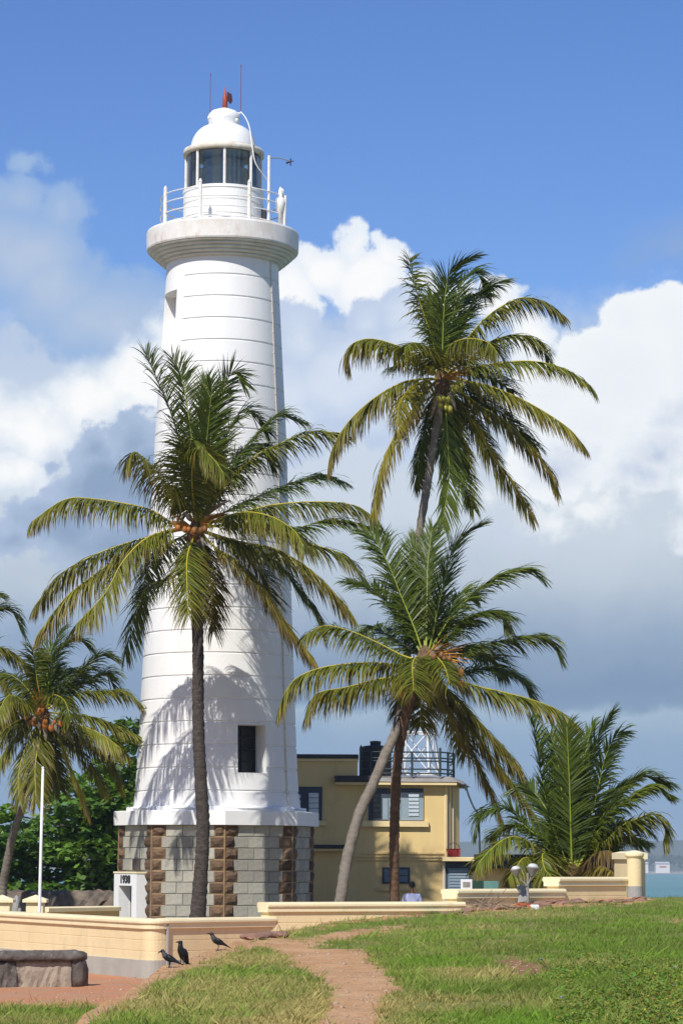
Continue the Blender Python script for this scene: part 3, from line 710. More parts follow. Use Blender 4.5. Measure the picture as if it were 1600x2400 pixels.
# gallery railing
rr = 150 * m_; ph = 1.22
for k_ in range(8):
    a = -66 + 45 * k_; pbm = MB(); pbm.tube([ang(a, rr, gz1), ang(a, rr, gz1 + ph)], .055, 7); pbm.tube([ang(a, rr, gz1 + ph), ang(a, rr, gz1 + ph + .1)], [.065, .02], 7)
    pbm.build('railing_post', M['rail_white'], lh)
for h_ in (.14, .46, .78, 1.06):
    MB().tube([ang(t, rr, gz1 + h_) for t in np.linspace(0, 360, 65)], .020, 5, False).build('rail', M['rail_white'], lh)
# mast with a wind gauge arm, lamp fixture at the right end
mp = np.array(ang(46.5, rr - .03, gz1)); MB().tube([mp, mp + np.array([0, 0, zt(388) - gz1])], .045, 7).build('instrument_pole', M['rail_white'], lh)
tip = mp + np.array([0, 0, zt(388) - gz1]); e2 = P(681, 379, 84); arm = MB(); arm.tube([tip - [0, 0, .08], tip * .5 + e2 * .5 + [0, 0, .02], e2], .016, 5); arm.build('instrument_arm', M['lampgrey'], lh)
wg = MB(); wg.tube([e2 - [.14, 0, .05], e2 + [.1, 0, .03]], [.035, .012], 5); wg.tube([e2 - [0, 0, .12], e2 + [0, 0, .1]], .022, 5); wg.build('wind_gauge', M['dark'], lh)
lp = np.array(ang(63, rr + .02, gz1)); lf = MB(); lf.tube([lp + [0, 0, z_] for z_ in (.15, .5, .55, .72, .78, .95, 1.0, 1.2, 1.32)], [.07, .075, .13, .15, .16, .13, .07, .06, .02], 10); lf.build('auxiliary_lamp', M['rail_white'], lh, True)
MB().tube([lp + [.12, 0, 0], lp + [.16, 0, 1.05]], .04, 6).build('lamp_post', M['rail_white'], lh)
sk = np.array(ang(80, 96 * m_, gz1 + .45)); MB().box(tuple(sk - [.1, .12, .25]), tuple(sk + [.12, .12, .3]), .03).build('junction_box', M['dark'], lh)
# ledge and octagonal base
def octa(r, rot=4.8): return [ang(rot + 45 * k_, r, 0)[:2] for k_ in range(8)]
zl0, zl1 = zt(1936), zt(1903)
RB = 2.96; RL = 3.13
MB().prism(octa(RL), zl0, zl1, .02).build('base_ledge', M['white'], lh)
MB().prism(octa(RL - .38), zl1 + .001, zt(1893), .02).build('upper_step', M['white'], lh)
MB().lathe([(RL - .5, zt(1893) - .05), (2.56, zt(1893)), (2.50, zt(1893) + .10)], (AX, AY), 64, False).build('shaft_foot', M['white'], lh, True)

fa = -62.7; a_ = R_(fa + TH0); fn = np.array([math.sin(a_), -math.cos(a_), 0]); fe = np.array([math.cos(a_), math.sin(a_), 0])
fc = np.array([AX, AY, 0]) + fn * (RB * math.cos(R_(22.5))); fe_off = .08
pz1 = zt(2049) + .02; dtop = zt(2076)
core = octa(RB - .05); ks = [k_ for k_ in range(8) if (np.array(core[k_]) + np.array(core[(k_ + 1) % 8]) - 2 * np.array([AX, AY])) @ fn[:2] > 2 * (RB - .06) * .92][0]
q_ = lambda u, w: tuple((fc + fe * (u + fe_off) + fn * w)[:2])
w_in = -.05 * math.cos(R_(22.5))
notch = core[:ks + 1] + [q_(-.44, w_in), q_(-.44, -.45), q_(.44, -.45), q_(.44, w_in)] + core[ks + 1:]
MB().prism(notch, LOW - .1, dtop).build('base_core', M['greymortar'], lh)
MB().prism(core, dtop + .001, zl0 - .001).build('base_core', M['greymortar'], lh)
# shared block meshes: unit boxes, x along the face, y outward depth, z up
def block_mesh(name, m, rock, seed):
    r_ = random.Random(seed); vs = []; fs = []
    nx_, nz_ = (5, 4)
    for j in range(nz_):
        for i in range(nx_):
            u, v_ = i / (nx_ - 1), j / (nz_ - 1); edge = i in (0, nx_ - 1) or j in (0, nz_ - 1)
            u2 = u; v2 = v_
            if not edge and rock: u2 += r_.uniform(-.06, .06); v2 += r_.uniform(-.07, .07)
            if not edge and not rock: u2 = .02 + .96 * (0 if i == 1 else 1 if i == nx_ - 2 else .5); v2 = .035 + .93 * (0 if j == 1 else 1)
            y_ = (0 if edge else (r_.uniform(.55, 1.0) if rock else .13))
            vs.append((u2 - .5, -y_, v2))
    for j in range(nz_ - 1):
        for i in range(nx_ - 1): fs.append((j * nx_ + i, j * nx_ + i + 1, (j + 1) * nx_ + i + 1, (j + 1) * nx_ + i))
    o = len(vs); vs += [(-.5, 1, 0), (.5, 1, 0), (.5, 1, 1), (-.5, 1, 1)]
    fs += [(0, o, o + 1, nx_ - 1), (nx_ - 1, o + 1, o + 2, nx_ * nz_ - 1), (nx_ * nz_ - 1, o + 2, o + 3, (nz_ - 1) * nx_), ((nz_ - 1) * nx_, o + 3, o, 0)]
    me = bpy.data.meshes.new(name); me.from_pydata(vs, [], fs); me.materials.append(m); me.update(); return me
ashm = [block_mesh('ashlar_block', M['ashlar'], False, s_) for s_ in range(2)]
quom = [block_mesh('quoin_stone', M['quoin'], True, 40 + s_) for s_ in range(8)]
def put_block(name, me, org, e, nrm, u0, u1, z0, z1, depth):
    o = bpy.data.objects.new(name, me); COL.objects.link(o); o.parent = lh
    c = org + e * (u0 + u1) / 2
    mw = Matrix([[e[0] * (u1 - u0), -nrm[0] * depth, 0, c[0] - AX], [e[1] * (u1 - u0), -nrm[1] * depth, 0, c[1] - AY], [0, 0, z1 - z0, z0 - LOW], [0, 0, 0, 1]])
    o.matrix_local = mw; return o
oc = [np.array(q) for q in octa(RB)]; nC = 10; ch = (zl0 - .004 - LOW) / nC
for k_ in range(8):
    a, c = oc[k_], oc[(k_ + 1) % 8]; e = (c - a); L = np.linalg.norm(e); e /= L; nrm = np.array([e[1], -e[0]])
    if nrm @ ((a + c) / 2 - np.array([AX, AY])) < 0: nrm = -nrm
    for i in range(nC):
        z0 = LOW + ch * i + .008; z1 = LOW + ch * (i + 1) - .008
        ql = .43 if i % 2 else .30; qr = .30 if i % 2 else .43
        put_block('quoin_stone', quom[random.randrange(8)], a, e, nrm, .022, ql, z0 + .01 + random.uniform(0, .015), z1 - .01 - random.uniform(0, .015), random.uniform(.06, .11))
        put_block('quoin_stone', quom[random.randrange(8)], a, e, nrm, L - qr, L - .022, z0 + .01 + random.uniform(0, .015), z1 - .01 - random.uniform(0, .015), random.uniform(.06, .11))
        isdoor = nrm @ fn[:2] > .99; x0, x1 = ql + .012, L - qr - .012; nb = 3
        cuts = [x0] + [x0 + (x1 - x0) * (q + (.0 if i % 2 else -.12) + random.uniform(-.02, .02)) / nb for q in (1.06, 2.06)] + [x1]
        for q in range(nb):
            if not (isdoor and z0 < pz1): put_block('ashlar_block', ashm[q % 2], a, e, nrm, cuts[q] + .007, cuts[q + 1] - .007, z0, z1, .06)
    bkm = MB()
    for (u0, u1) in ((.0, .44), (L - .44, L)):
        cs4 = [a + e * u0 - nrm * .06, a + e * u1 - nrm * .06, a + e * u1 - nrm * .012, a + e * u0 - nrm * .012]; bkm.prism([tuple(q) for q in cs4], LOW, zl0 - .003)
    if not isdoor: bkm.build('quoin_bed', M['mortar'], lh)
    MB().tube([(a[0], a[1], LOW), (a[0], a[1], zl0 - .002)], .024, 6).build('corner_joint', M['mortar'], lh)
# doorway on the left face
def fbox(mb, u0, u1, w0, w1, z0, z1):
    cs = [fc + fe * (u + fe_off) + fn * w for u, w in ((u0, w1), (u1, w1), (u1, w0), (u0, w0))]
    return mb.prism([tuple(q[:2]) for q in cs], z0, z1)
pr = MB(); fbox(pr, -.78, -.45, -.02, .34, LOW, pz1); fbox(pr, .45, .78, -.02, .34, LOW, pz1); fbox(pr, -.449, .449, -.02, .338, dtop + .003, pz1 - .002)
fbox(pr, -.46, -.442, -.44, -.021, LOW, dtop); pr.build('doorway', M['white'], lh)
dd = MB(); fbox(dd, -.437, .438, -.44, -.40, LOW, dtop - .002); dd.build('door', M['white'], lh)
dk = MB(); fbox(dk, -.436, .437, -.398, -.38, LOW, dtop - .01); dk.build('door_dark_sheet', M['frame_dark'], lh)  # dark sheet just in front of the white door, across its full width
ot = MB(); fbox(ot, -.8, .8, -.02, .36, pz1 + .001, pz1 + .05); ot.build('doorway_coping', M['cap'], lh)
pq = MB(); q = fe_off; fbox(pq, -.28 + .15, .20 + .15, -.01, .05, zt(2040), zt(2015)); pq.build('plaque', M['plaque'], lh)
tc_ = bpy.data.curves.new('date_numerals', 'FONT'); tc_.body = '1938'; tc_.size = .31; tc_.align_x = 'CENTER'; tc_.align_y = 'CENTER'; tc_.extrude = .008; tc_.offset = .012
tc_.materials.append(M['numeral']); tmp_ = bpy.data.objects.new('date_numerals', tc_); COL.objects.link(tmp_); bpy.context.view_layer.update()
tme = bpy.data.meshes.new_from_object(tmp_.evaluated_get(bpy.context.evaluated_depsgraph_get())); bpy.data.objects.remove(tmp_); bpy.data.curves.remove(tc_)
to = bpy.data.objects.new('date_numerals', tme); COL.objects.link(to); to.parent = lh
tp = fc + fe * (fe_off + .0) + fn * .349 + np.array([0, 0, (dtop + pz1) / 2]) - np.array([AX, AY, LOW])
to.matrix_local = Matrix([[fe[0] * 1.15, 0, fn[0], tp[0]], [fe[1] * 1.15, 0, fn[1], tp[1]], [0, 1, 0, tp[2]], [0, 0, 0, 1]])

# ------------------------------------------------------------------ boundary wall
bw = thing('boundary_wall', (0, 57, LOW), 'long pale yellow rendered wall stepping up towards the sea, rounded at its corner', 'wall')
TH = .34
def wprof(z0, z1, grooves=True):
    p = [(0, z0)]
    if grooves:
        z_ = z1 - .32
        gs = []
        while z_ > z0 + .1: gs.append(z_); z_ -= .215
        for g in gs[::-1]: p += [(0, g - .010), (-.007, g - .003), (-.007, g + .003), (0, g + .010)]
    p += [(0, z1), (-TH, z1), (-TH, z0)]
    return p
def cprof(z1):
    f = [(-.002, z1 - .205), (.045, z1 - .20), (.05, z1 - .19), (.05, z1 - .105), (.078, z1 - .095), (.085, z1 - .08), (.085, z1 - .045), (.068, z1 - .012), (.03, z1)]
    return f + [(-TH - o, z) for o, z in f[::-1]]
z1w, z2w, z3w, z4w = EYE - 1.134, EYE - .83, EYE - .564, EYE - .308
# corner arc
A_, B_, C_ = np.array(W_LEFT), np.array(W_COR), np.array(W1)
d1 = (A_ - B_) / np.linalg.norm(A_ - B_); d2 = (C_ - B_) / np.linalg.norm(C_ - B_)
arc = [B_ + d1 * .42 * (1 - t) ** 2 + d2 * .42 * t * t for t in np.linspace(0, 1, 9)]
path1 = [A_] + [B_ + d1 * s_ for s_ in (6, 3, 1)] + arc
MB().sweep(wprof(LOW - .1, z1w - .1), [tuple(q) for q in path1]).build('wall_section', M['yellow'], bw)
MB().sweep(cprof(z1w), [tuple(q) for q in path1]).build('coping', M['cap'], bw)
MB().sweep([(.035, LOW - .1), (.035, LOW + .36), (-TH - .03, LOW + .36), (-TH - .03, LOW - .1)], [tuple(q) for q in path1 + [B_ + d2 * 1.5, B_ + d2 * 2.4]]).build('plinth', M['plinth'], bw)
ce = arc[-1]; path1b = [tuple(ce + d2 * .01), tuple(C_ + d2 * .0)]
MB().sweep(wprof(LOW - .1, z1w - .1), path1b).build('wall_section', M['yellow'], bw)
MB().sweep(cprof(z1w + .006), [path1b[0], tuple(C_ + d2 * .16)]).build('coping', M['cap'], bw)
pp = ce + d2 * .03 + np.array([d2[1], -d2[0]]) * .04
MB().tube([(pp[0], pp[1], LOW), (pp[0], pp[1], z1w - .1)], .028, 6).build('drain_pipe', M['concrete'], bw)
def section(a, b, z1, ext0, ext1, zb=LOW - .1):
    a, b = np.array(a), np.array(b); d = (b - a) / np.linalg.norm(b - a)
    MB().sweep(wprof(zb, z1 - .1), [tuple(a), tuple(b)]).build('wall_section', M['yellow'], bw)
    c = MB(); c.sweep(cprof(z1), [tuple(a - d * ext0 * .5), tuple(b + d * ext1)]); c.build('coping', M['cap'], bw)
d2b = (np.array(W2) - C_) / np.linalg.norm(np.array(W2) - C_)
section(C_, W2, z2w, .10, .17)
section(np.array(W2) + d2b * .001, W3, z3w, .10, .17)
section(W3, np.array(W4) - [.12, 0], z4w, .10, .0)
# end pillar, with the return wall behind it
pc = np.array([P(1487, 2050, 63.5)[0], 63.62]); pz = float(P(1487, 1993, 63.5)[2])
pm = MB(); pm.lathe([(.17, LOW), (.17, pz - .16)], tuple(pc), 20); pm.build('pillar', M['yellow'], bw, False)
MB().lathe([(.17, pz - .17), (.20, pz - .15), (.22, pz - .12), (.22, pz - .07), (.18, pz - .035), (.05, pz)], tuple(pc), 20).build('pillar_cap', M['cap'], bw)
MB().lathe([(.185, LOW), (.185, float(P(1487, 2077, 63.5)[2]))], tuple(pc), 20).build('pillar_foot', M['concrete'], bw)
rw0 = pc + [-.02, .15]; rw1 = pc + [-.32, 1.4]; MB().sweep([(.0, LOW), (.0, pz - .2), (.30, pz - .2), (.30, LOW)], [tuple(rw0), tuple(rw1)]).build('return_wall', M['yellow'], bw)
MB().sweep([(-.06, pz - .2), (-.06, pz - .06), (.15, pz - .02), (.36, pz - .06), (.36, pz - .2)], [tuple(rw0), tuple(rw1)]).build('coping', M['cap'], bw)

# ------------------------------------------------------------------ yellow building behind the tower
HB = 91.0
hs = thing('station_building', (P(880, 2110, HB)[0], HB, LOW), 'yellow two storey station building with black flat roofs beside the lighthouse', 'building')
def bx(name, m, x0, x1, y0, y1, d=0., depth=.1, bev=0., parent=None): return rects(MB(), x0, x1, y0, y1, HB + d, depth, bev).build(name, M[m], parent or hs)
X = lambda px: float(P(px, 1950, HB)[0]); Z = lambda py, px=900: float(P(px, py, HB)[2])
foot = [(X(600), HB), (X(1041), HB), (X(1078), HB + .75), (X(1078), HB + 6), (X(600), HB + 6)]
MB().prism(foot, LOW - .1, Z(1839)).build('wall', M['house'], hs)
MB().prism([(X(600), HB + .001), (X(837), HB + .001), (X(837), HB + 5), (X(600), HB + 5)], Z(1839) + .001, Z(1779)).build('upper_wall', M['house'], hs)
bx('upper_fascia', 'house_trim', 600, 838, 1777, 1783, -.06, 5.2)
up_roof = rects(MB(), 600, 840, 1768, 1776.7, HB - .10, 5.3, .03).build('upper_roof', M['roof_black'], hs)
# lower roof slab, with the weathered sloping top
bx('lower_fascia', 'house_trim', 786, 1070, 1833, 1838.5, -.32, 5.5)
lf_ = rects(MB(), 784, 884, 1818, 1832.7, HB - .38, 1.2, .03).build('lower_roof', M['roof_black'], hs)
rs = MB(); zA, zB = Z(1832.5), Z(1818)
xa, xb_, xc = X(885), X(1070), X(1103)
rs.add([(xa, HB - .35, zA), (xb_, HB - .35, zA), (xc, HB + .6, Z(1842)), (xc, HB + 5, Z(1838)), (xa, HB + 5, zA), (xa, HB + .4, zB), (X(1055), HB + .5, zB), (X(1085), HB + 1.2, Z(1826)), (X(1085), HB + 4.5, Z(1826)), (xa, HB + 4.5, zB)],
       [(0, 1, 6, 5), (1, 2, 7, 6), (2, 3, 8, 7), (5, 6, 7, 8, 9), (3, 4, 9, 8), (0, 4, 3, 2, 1), (0, 5, 9, 4)])
rs.build('roof_slab', M['roof_grey'], hs)
# windows
def window(x0, x1, y0, y1, lights, fm='frame_dark', d=-.05):
    w = bx('window', fm, x0, x1, y0, y1, d, .12)
    for (a, c, e, f, pm_) in lights:
        r = rects(MB(), a, c, e, f, HB + d - .03, .028).build('pane', M[pm_], w)
    return w
w1 = window(699, 755, 1844, 1922, [])
for i in range(4):
    y0 = 1858.5 + i * 12.2; rects(MB(), 723.5, 746.5, y0, y0 + 10.6, HB - .08, .029).build('pane', M['pane_pale'], w1)
    rects(MB(), 701, 704.5, y0 + 4, y0 + 12, HB - .08, .029).build('pane', M['pane_pale'], w1)
bx('window_sill', 'house_trim', 690, 764, 1924, 1934.5, -.12, .125)
w2 = window(863, 908, 1847, 1923, [], 'frame_dark')
for i in range(5):
    y0 = 1860 + i * 11.6; rects(MB(), 871, 892, y0, y0 + 9.6, HB - .08, .029).build('pane', M['darkglass'], w2)
rects(MB(), 896, 909, 1871, 1921, HB - .10, .04).build('shutter', M['shutter_lit'], w2)
bx('shutter', 'shutter_lit', 909.4, 939, 1871, 1922, -.045, .09)
bx('shutter_head', 'frame_dark', 909.4, 939, 1847, 1870.6, -.045, .09)
w3 = window(939.4, 992, 1847, 1922.5, [], 'shutter_lit', -.07)
rects(MB(), 940, 991.6, 1847.4, 1868, HB - .09, .019).build('head_board', M['frame_dark'], w3)
for i in range(6):
    y0 = 1861.5 + i * 8.9; rects(MB(), 957, 981, y0, y0 + 6.2, HB - .1, .028).build('pane', M['pane_pale'], w3)
bx('window_sill', 'house_trim', 848, 1004, 1924.5, 1937, -.16, .165)
bx('ledge_roof', 'roof_black', 730, 808, 1980, 1989, -.3, .31, .02)
bx('ledge_fascia', 'house_trim', 730, 807, 1989.3, 1994, -.26, .265)
for y_ in (1998, 2006, 2013): bx('moulding', 'house', 830 if y_ > 1999 else 848, 1040, y_, y_ + 3, -.05, .055)
for x_ in (770, 843): bx('pilaster_joint', 'house_trim', x_, x_ + 1.5, 1996, 2160, -.012, .02)
w4 = window(895, 960, 2033, 2071, [(900, 926, 2038, 2067, 'shutter'), (929, 955, 2038, 2051, 'shutter'), (929, 955, 2053, 2067, 'shutter')])
bx('window_sill', 'house', 884, 964, 2082, 2087, -.1, .105)
# corner piers and pipes of the right end
for x_, w_ in ((1044, 8), (1053, 3), (1062, 3)):
    a = P(x_, 1842, HB); t_ = (x_ - 1041) / 37; MB().tube([(X(x_), HB + .75 * t_ - .05, Z(1842)), (X(x_), HB + .75 * t_ - .05, Z(1995 if x_ > 1050 else 2010))], w_ * .007, 6).build('drain_pipe', M['house_trim'] if w_ > 5 else M['conductor'], hs)
pl_ = spline([P(1091, 1842, HB - .1), P(1096, 1860, HB - .3), P(1108, 1890, HB - .6), P(1120, 1915, HB - .8), P(1124, 2000, HB - .9)], 14); MB().tube(pl_, .035, 6).build('downpipe', M['pipe_dark'], hs)
MB().tube([P(1087, 1838, HB - .2), P(1091, 1842, HB - .2), P(1092, 1852, HB - .2)], .05, 6).build('downpipe_head', M['pipe_dark'], hs)
# side door with canopy
bx('door_canopy', 'house_trim', 1036, 1112, 2009, 2018, -.5, .9, .02)
bx('door_wall', 'house', 1036, 1120, 2018.3, 2180, -.05, .3)
dr = bx('door', 'frame_dark', 1044, 1103, 2020, 2165, -.09, .035)
rects(MB(), 1049, 1098, 2035, 2100, HB - .12, .028).build('door_panel', M['door_blue'], dr)
for i in range(7): rects(MB(), 1052, 1095, 2040 + i * 7, 2043.5 + i * 7, HB - .14, .019).build('louvre', M['shutter_lit'], dr)
bx('door_jamb', 'conductor', 1036.5, 1042.5, 2020, 2165, -.1, .045)
# roof railing
hr = [(845, 0), (868, 0), (965, 0), (1031, 0), (1051, .5), (1066, 1.1)]
rg = [np.array([X(x_), HB + .12 + d_, 0]) for x_, d_ in hr]
for q, (x_, d_) in zip(rg, hr):
    MB().tube([(q[0], q[1], Z(1819)), (q[0], q[1], Z(1752 if x_ in (845, 1031) else 1760))], .045, 6).build('railing_post', M['pipe_dark'], hs)
for y_ in (1762, 1776, 1783, 1802, 1812):
    MB().tube([(q[0], q[1], Z(y_)) for q in rg] + [(rg[-1][0], rg[-1][1] + 3, Z(y_))], .026, 5).build('rail', M['pipe_dark'], hs)
fl = MB(); fq = rg[0]; fl.tube([(fq[0], fq[1], Z(1752)), (fq[0], fq[1], Z(1746))], [.06, .01], 6); fl.build('post_finial', M['pipe_dark'], hs)
# water tank and boxes on the roof
tk = thing('water_tank', (X(877), HB + 1.2, Z(1818)), 'black ribbed water tank on the yellow building\'s lower roof', 'water tank')
tz0, tz1 = Z(1816), Z(1752); prof = []
for i in range(13):
    z_ = tz0 + (tz1 - tz0) * i / 12; prof += [(.52, z_), (.545, z_ + .03)]
prof += [(.4, tz1 + .1), (.18, tz1 + .13), (.17, tz1 + .22)]
MB().lathe(prof, (X(880), HB + 1.4), 28).build('tank_body', M['roof_black'], tk, True)
MB().lathe([(.19, tz1 + .2), (.19, tz1 + .26), (.05, tz1 + .28)], (X(880), HB + 1.4), 16).build('tank_lid', M['dark'], tk)
hut = MB(); hut.box((X(848), HB + .6, Z(1818)), (X(866), HB + 2, Z(1772)), .02); hut.build('roof_box', M['roof_black'], None, label='black box on the roof left of the water tank', category='roof box')
# lattice mast
ms = thing('lattice_mast', (X(985), HB + 1.6, Z(1815)), 'white and red braced lattice mast on the roof behind the palm', 'mast')
mz0 = Z(1812); mb_ = [(X(920), HB + .8), (X(1006), HB + .6), (X(1034), HB + 2.3), (X(950), HB + 2.6)]; mtop = (X(985), HB + 1.7); Hm = 5.4
def mpt(i, t): b0 = np.array(mb_[i % 4]); q = b0 + (np.array(mtop) - b0) * t * .8; return np.array([q[0], q[1], mz0 + Hm * t])
for i in range(4):
    for s_ in range(6):
        MB().tube([mpt(i, s_ / 6), mpt(i, (s_ + 1) / 6)], .042, 5).build('mast_leg', M['mast'] if s_ != 3 else M['red_metal'], ms)
    for s_ in range(4):
        MB().tube([mpt(i, s_ / 4 + .01), mpt(i + 1, (s_ + 1) / 4)], .022, 5).build('brace', M['mast'], ms)
        MB().tube([mpt(i, (s_ + 1) / 4), mpt(i + 1, s_ / 4 + .01)], .022, 5).build('brace', M['mast'], ms)
        MB().tube([mpt(i, (s_ + .02) / 4), mpt(i + 1, (s_ + .02) / 4)], .028, 5).build('strut', M['mast'], ms)
# red bucket and rod on the door canopy
bk = thing('red_bucket', P(1065, 2008, HB - .2), 'dark red bucket standing on the door canopy', 'bucket')
q = P(1062, 2009, HB - .1); bz = Z(2009) + .003
MB().lathe([(.17, bz), (.23, bz + .27), (.25, bz + .28), (.22, bz + .26), (.16, bz + .03)], (q[0], q[1]), 18).build('bucket_body', M['red'], bk)
MB().tube([(q[0] + .2 * math.cos(a), q[1] - .02, bz + .27 + .2 * math.sin(a)) for a in np.linspace(0.2, 2.9, 9)], .01, 4).build('bucket_handle', M['dark'], bk)
q = P(1076, 2009, HB - .3); MB().tube([(q[0], q[1], bz), (q[0], q[1], bz + .30)], .03, 6).build('red_stake', M['red'], None, label='short red post beside the bucket on the door canopy', category='post')

# low outbuilding behind the wall, under the young palm
ob = thing('outbuilding', P(1160, 2110, 80), 'low yellow outbuilding with dark slatted roof behind the young palm', 'outbuilding')
rects(MB(), 1112, 1300, 2030, 2200, 80, 2.5).build('wall', M['house'], ob)
for i in range(7):
    rects(MB(), 1118, 1310, 2004 + i * 4.6, 2007.8 + i * 4.6, 79.75 - i * .06 + .25, .3).build('roof_slat', M['roof_black'], ob)
rects(MB(), 1118, 1310, 2003, 2030, 80.35, 2).build('roof', M['roof_black'], ob)
rects(MB(), 1185, 1225, 2046, 2200, 79.9, .08).build('doorway', M['dark'], ob)

# ------------------------------------------------------------------ small things behind and before the wall
def flatboard(name, x0, x1, y0, y1, d, m, label, cat, legs=True, group=None):
    t = thing(name, (P((x0 + x1) / 2, y1, d)[0], d, LOW), label, cat, group)
    rects(MB(), x0, x1, y0, y1, d, .05, .008).build('panel', M[m], t)
    for x_ in (x0 + 3, x1 - 3):
        a = P(x_, y1, d); MB().tube([(a[0], d + .075, LOW), (a[0], d + .075, a[2] + .3)], .024, 6).build('leg', M['pipe_dark'], t)
    return t
wb = flatboard('notice_board', 1079, 1106, 2061, 2110, 70.5, 'whitepaint', 'white notice sheet standing in front of the blue door', 'notice board')
rects(MB(), 1084, 1101, 2067, 2079, 70.49, .008).build('faded_print', M['lampgrey'], wb)
flatboard('sign_board', 1107, 1132, 2064, 2110, 70.2, 'green_dark', 'dark green board between the white sheet and the teal panel', 'sign board')
flatboard('display_panel', 1133, 1168, 2065, 2110, 70.0, 'teal', 'pale teal panel behind the wall, left of the lamp stand', 'panel')
for x0, lab in ((1211, 'green bin behind the wall, left of the lamp post'), (1238, 'wider teal bin behind the wall, right of the lamp post')):
    t = thing('litter_bin', (P(x0 + 9, 2110, 66)[0], 66.2, LOW), lab, 'bin', 'bins behind the wall')
    a = P(x0, 2067, 66); c = P(x0 + (18 if x0 < 1230 else 24), 2067, 66)
    MB().prism([(a[0], 66), (c[0], 66), (c[0], 66.3), (a[0], 66.3)], LOW, a[2], .02).build('bin_body', M['green_dark' if x0 < 1230 else 'teal'], t)
    MB().box((a[0] - .01, 65.98, a[2] + .002), (c[0] + .01, 66.32, a[2] + .03)).build('bin_lid', M['green_dark'], t)

# lamp stand in front of the wall
ls = thing('lamp_stand', P(1236, 2116, 60.6), 'double headed grey floodlight stand before the wall', 'lamp stand')
LD = 60.6; gz_l = float(ground_z(np.array([P(1236, 2110, LD)[0]]), np.array([LD]))[0])
pb0 = P(1236, 2100, LD); MB().tube([(pb0[0], LD, gz_l), (pb0[0], LD, P(1236, 2046, LD)[2])], .026, 8).build('post', M['lampgrey'], ls)
MB().tube([P(1235, 2076, LD - .03), P(1218, 2060, LD - .05), P(1204, 2045, LD - .08)], .016, 6).build('arm', M['lampgrey'], ls)
MB().tube([P(1237, 2072, LD - .03), P(1243, 2058, LD - .06), P(1246, 2050, LD - .1)], .02, 6).build('arm', M['lampgrey'], ls)
def lamp_head(px, py, wide, tilt, name='lamp_head', hm='lampgrey'):
    c = P(px, py, LD - .1); rot = Matrix.Rotation(tilt, 3, 'Y'); hb_ = MB(); g = 12
    prof = [(.02, -.20), (.05, -.16), (.10, -.07), (.145, -.01), (.15, .0), (.15, .018), (.125, .02)]
    hb_.lathe([(r * wide, z_ * wide) for r, z_ in prof], seg=16); V = [tuple(c + np.array(rot @ Vector(v))) for v in hb_.v]; o = MB(); o.add(V, hb_.f)
    ho_ = o.build(name, M[hm], ls, True)
    d_ = MB(); d_.lathe([(.122 * wide, .0), (.115 * wide, .04 * wide), (.08 * wide, .08 * wide), (.02, .095 * wide)], seg=16); V = [tuple(c + np.array(rot @ Vector(v))) for v in d_.v]
    MB().add(V, d_.f).build('lens', M['lampwhite'], ho_, True)
lamp_head(1248, 2034, 1.0, .12); lamp_head(1208, 2038, .84, -.15)
jb = thing('grey_sack', P(1222, 2108, 60.3), 'crumpled grey plastic sheet leaning on the wall at the lamp stand foot', 'plastic sheet')
jm = MB(); a = P(1212, 2112, 60.75); pts = []
for j in range(5):
    for i in range(4): q = P(1212 + i * 7 + random.uniform(-2, 2), 2114 - j * 10 + random.uniform(-2, 2), 60.85 + .10 * j / 4 + random.uniform(-.03, .03)); pts.append(q)
jm.add(pts + [q + [0, .03, 0] for q in pts], [(j * 4 + i, j * 4 + i + 1, j * 4 + i + 5, j * 4 + i + 4) for j in range(4) for i in range(3)] + [(20 + j * 4 + i, 20 + j * 4 + i + 4, 20 + j * 4 + i + 5, 20 + j * 4 + i + 1) for j in range(4) for i in range(3)])
jm.build('sheet', M['concrete'], jb, True)
def gz_at(px, d):
    x = float(P(px, 2100, d)[0]); return x, float(ground_z(np.array([x]), np.array([d]))[0])
# white offcut, brick pieces, twigs and stones along the foot of the wall
def rock(name, c, s, m, seed, flat=.6, parent=None, **tags):
    r = np.random.default_rng(seed); bmn = bmesh.new(); bmesh.ops.create_icosphere(bmn, subdivisions=2, radius=1)
    V = np.array([v.co[:] for v in bmn.verts]); Fc = [tuple(v.index for v in f.verts) for f in bmn.faces]; bmn.free()
    for _ in range(9):
        n = r.normal(size=3); n /= np.linalg.norm(n); k_ = r.uniform(.55, .85); t = V @ n; V = V - np.clip(t - k_, 0, 9)[:, None] * n[None]
    V = V * np.array(s) ; V[:, 2] *= flat; a = r.uniform(0, 6.28); Rm = np.array([[math.cos(a), -math.sin(a), 0], [math.sin(a), math.cos(a), 0], [0, 0, 1]])
    V = V @ Rm.T + np.array(c); return MB().add(V, Fc).build(name, m, parent, **tags)
x, z_ = gz_at(1240, 60.2)
ws = MB(); ws.box((x - .22, 60.05, z_ - .02), (x + .20, 60.3, z_ + .09), .02); ws.build('white_block', M['whitepaint'], None, label='white slab lying at the foot of the lamp stand', category='slab')
for i in range(7):
    x, z_ = gz_at(1212 + i * 4.5, 59.9 + .1 * (i % 3)); b_ = MB(); b_.box((-.07, -.04, -.03), (.07, .04, .03), .008)
    o = b_.build('brick_piece', M['brickred'], None, label='broken red brick pieces heaped beside the white slab', category='brick', group='brick pieces beside the white slab')
    o.location = (x, 59.9 + .1 * (i % 3), z_ + .03 + .05 * (i % 2)); o.rotation_euler = (random.uniform(-.4, .4), random.uniform(-.5, .5), random.uniform(0, 3))
tw = MB()
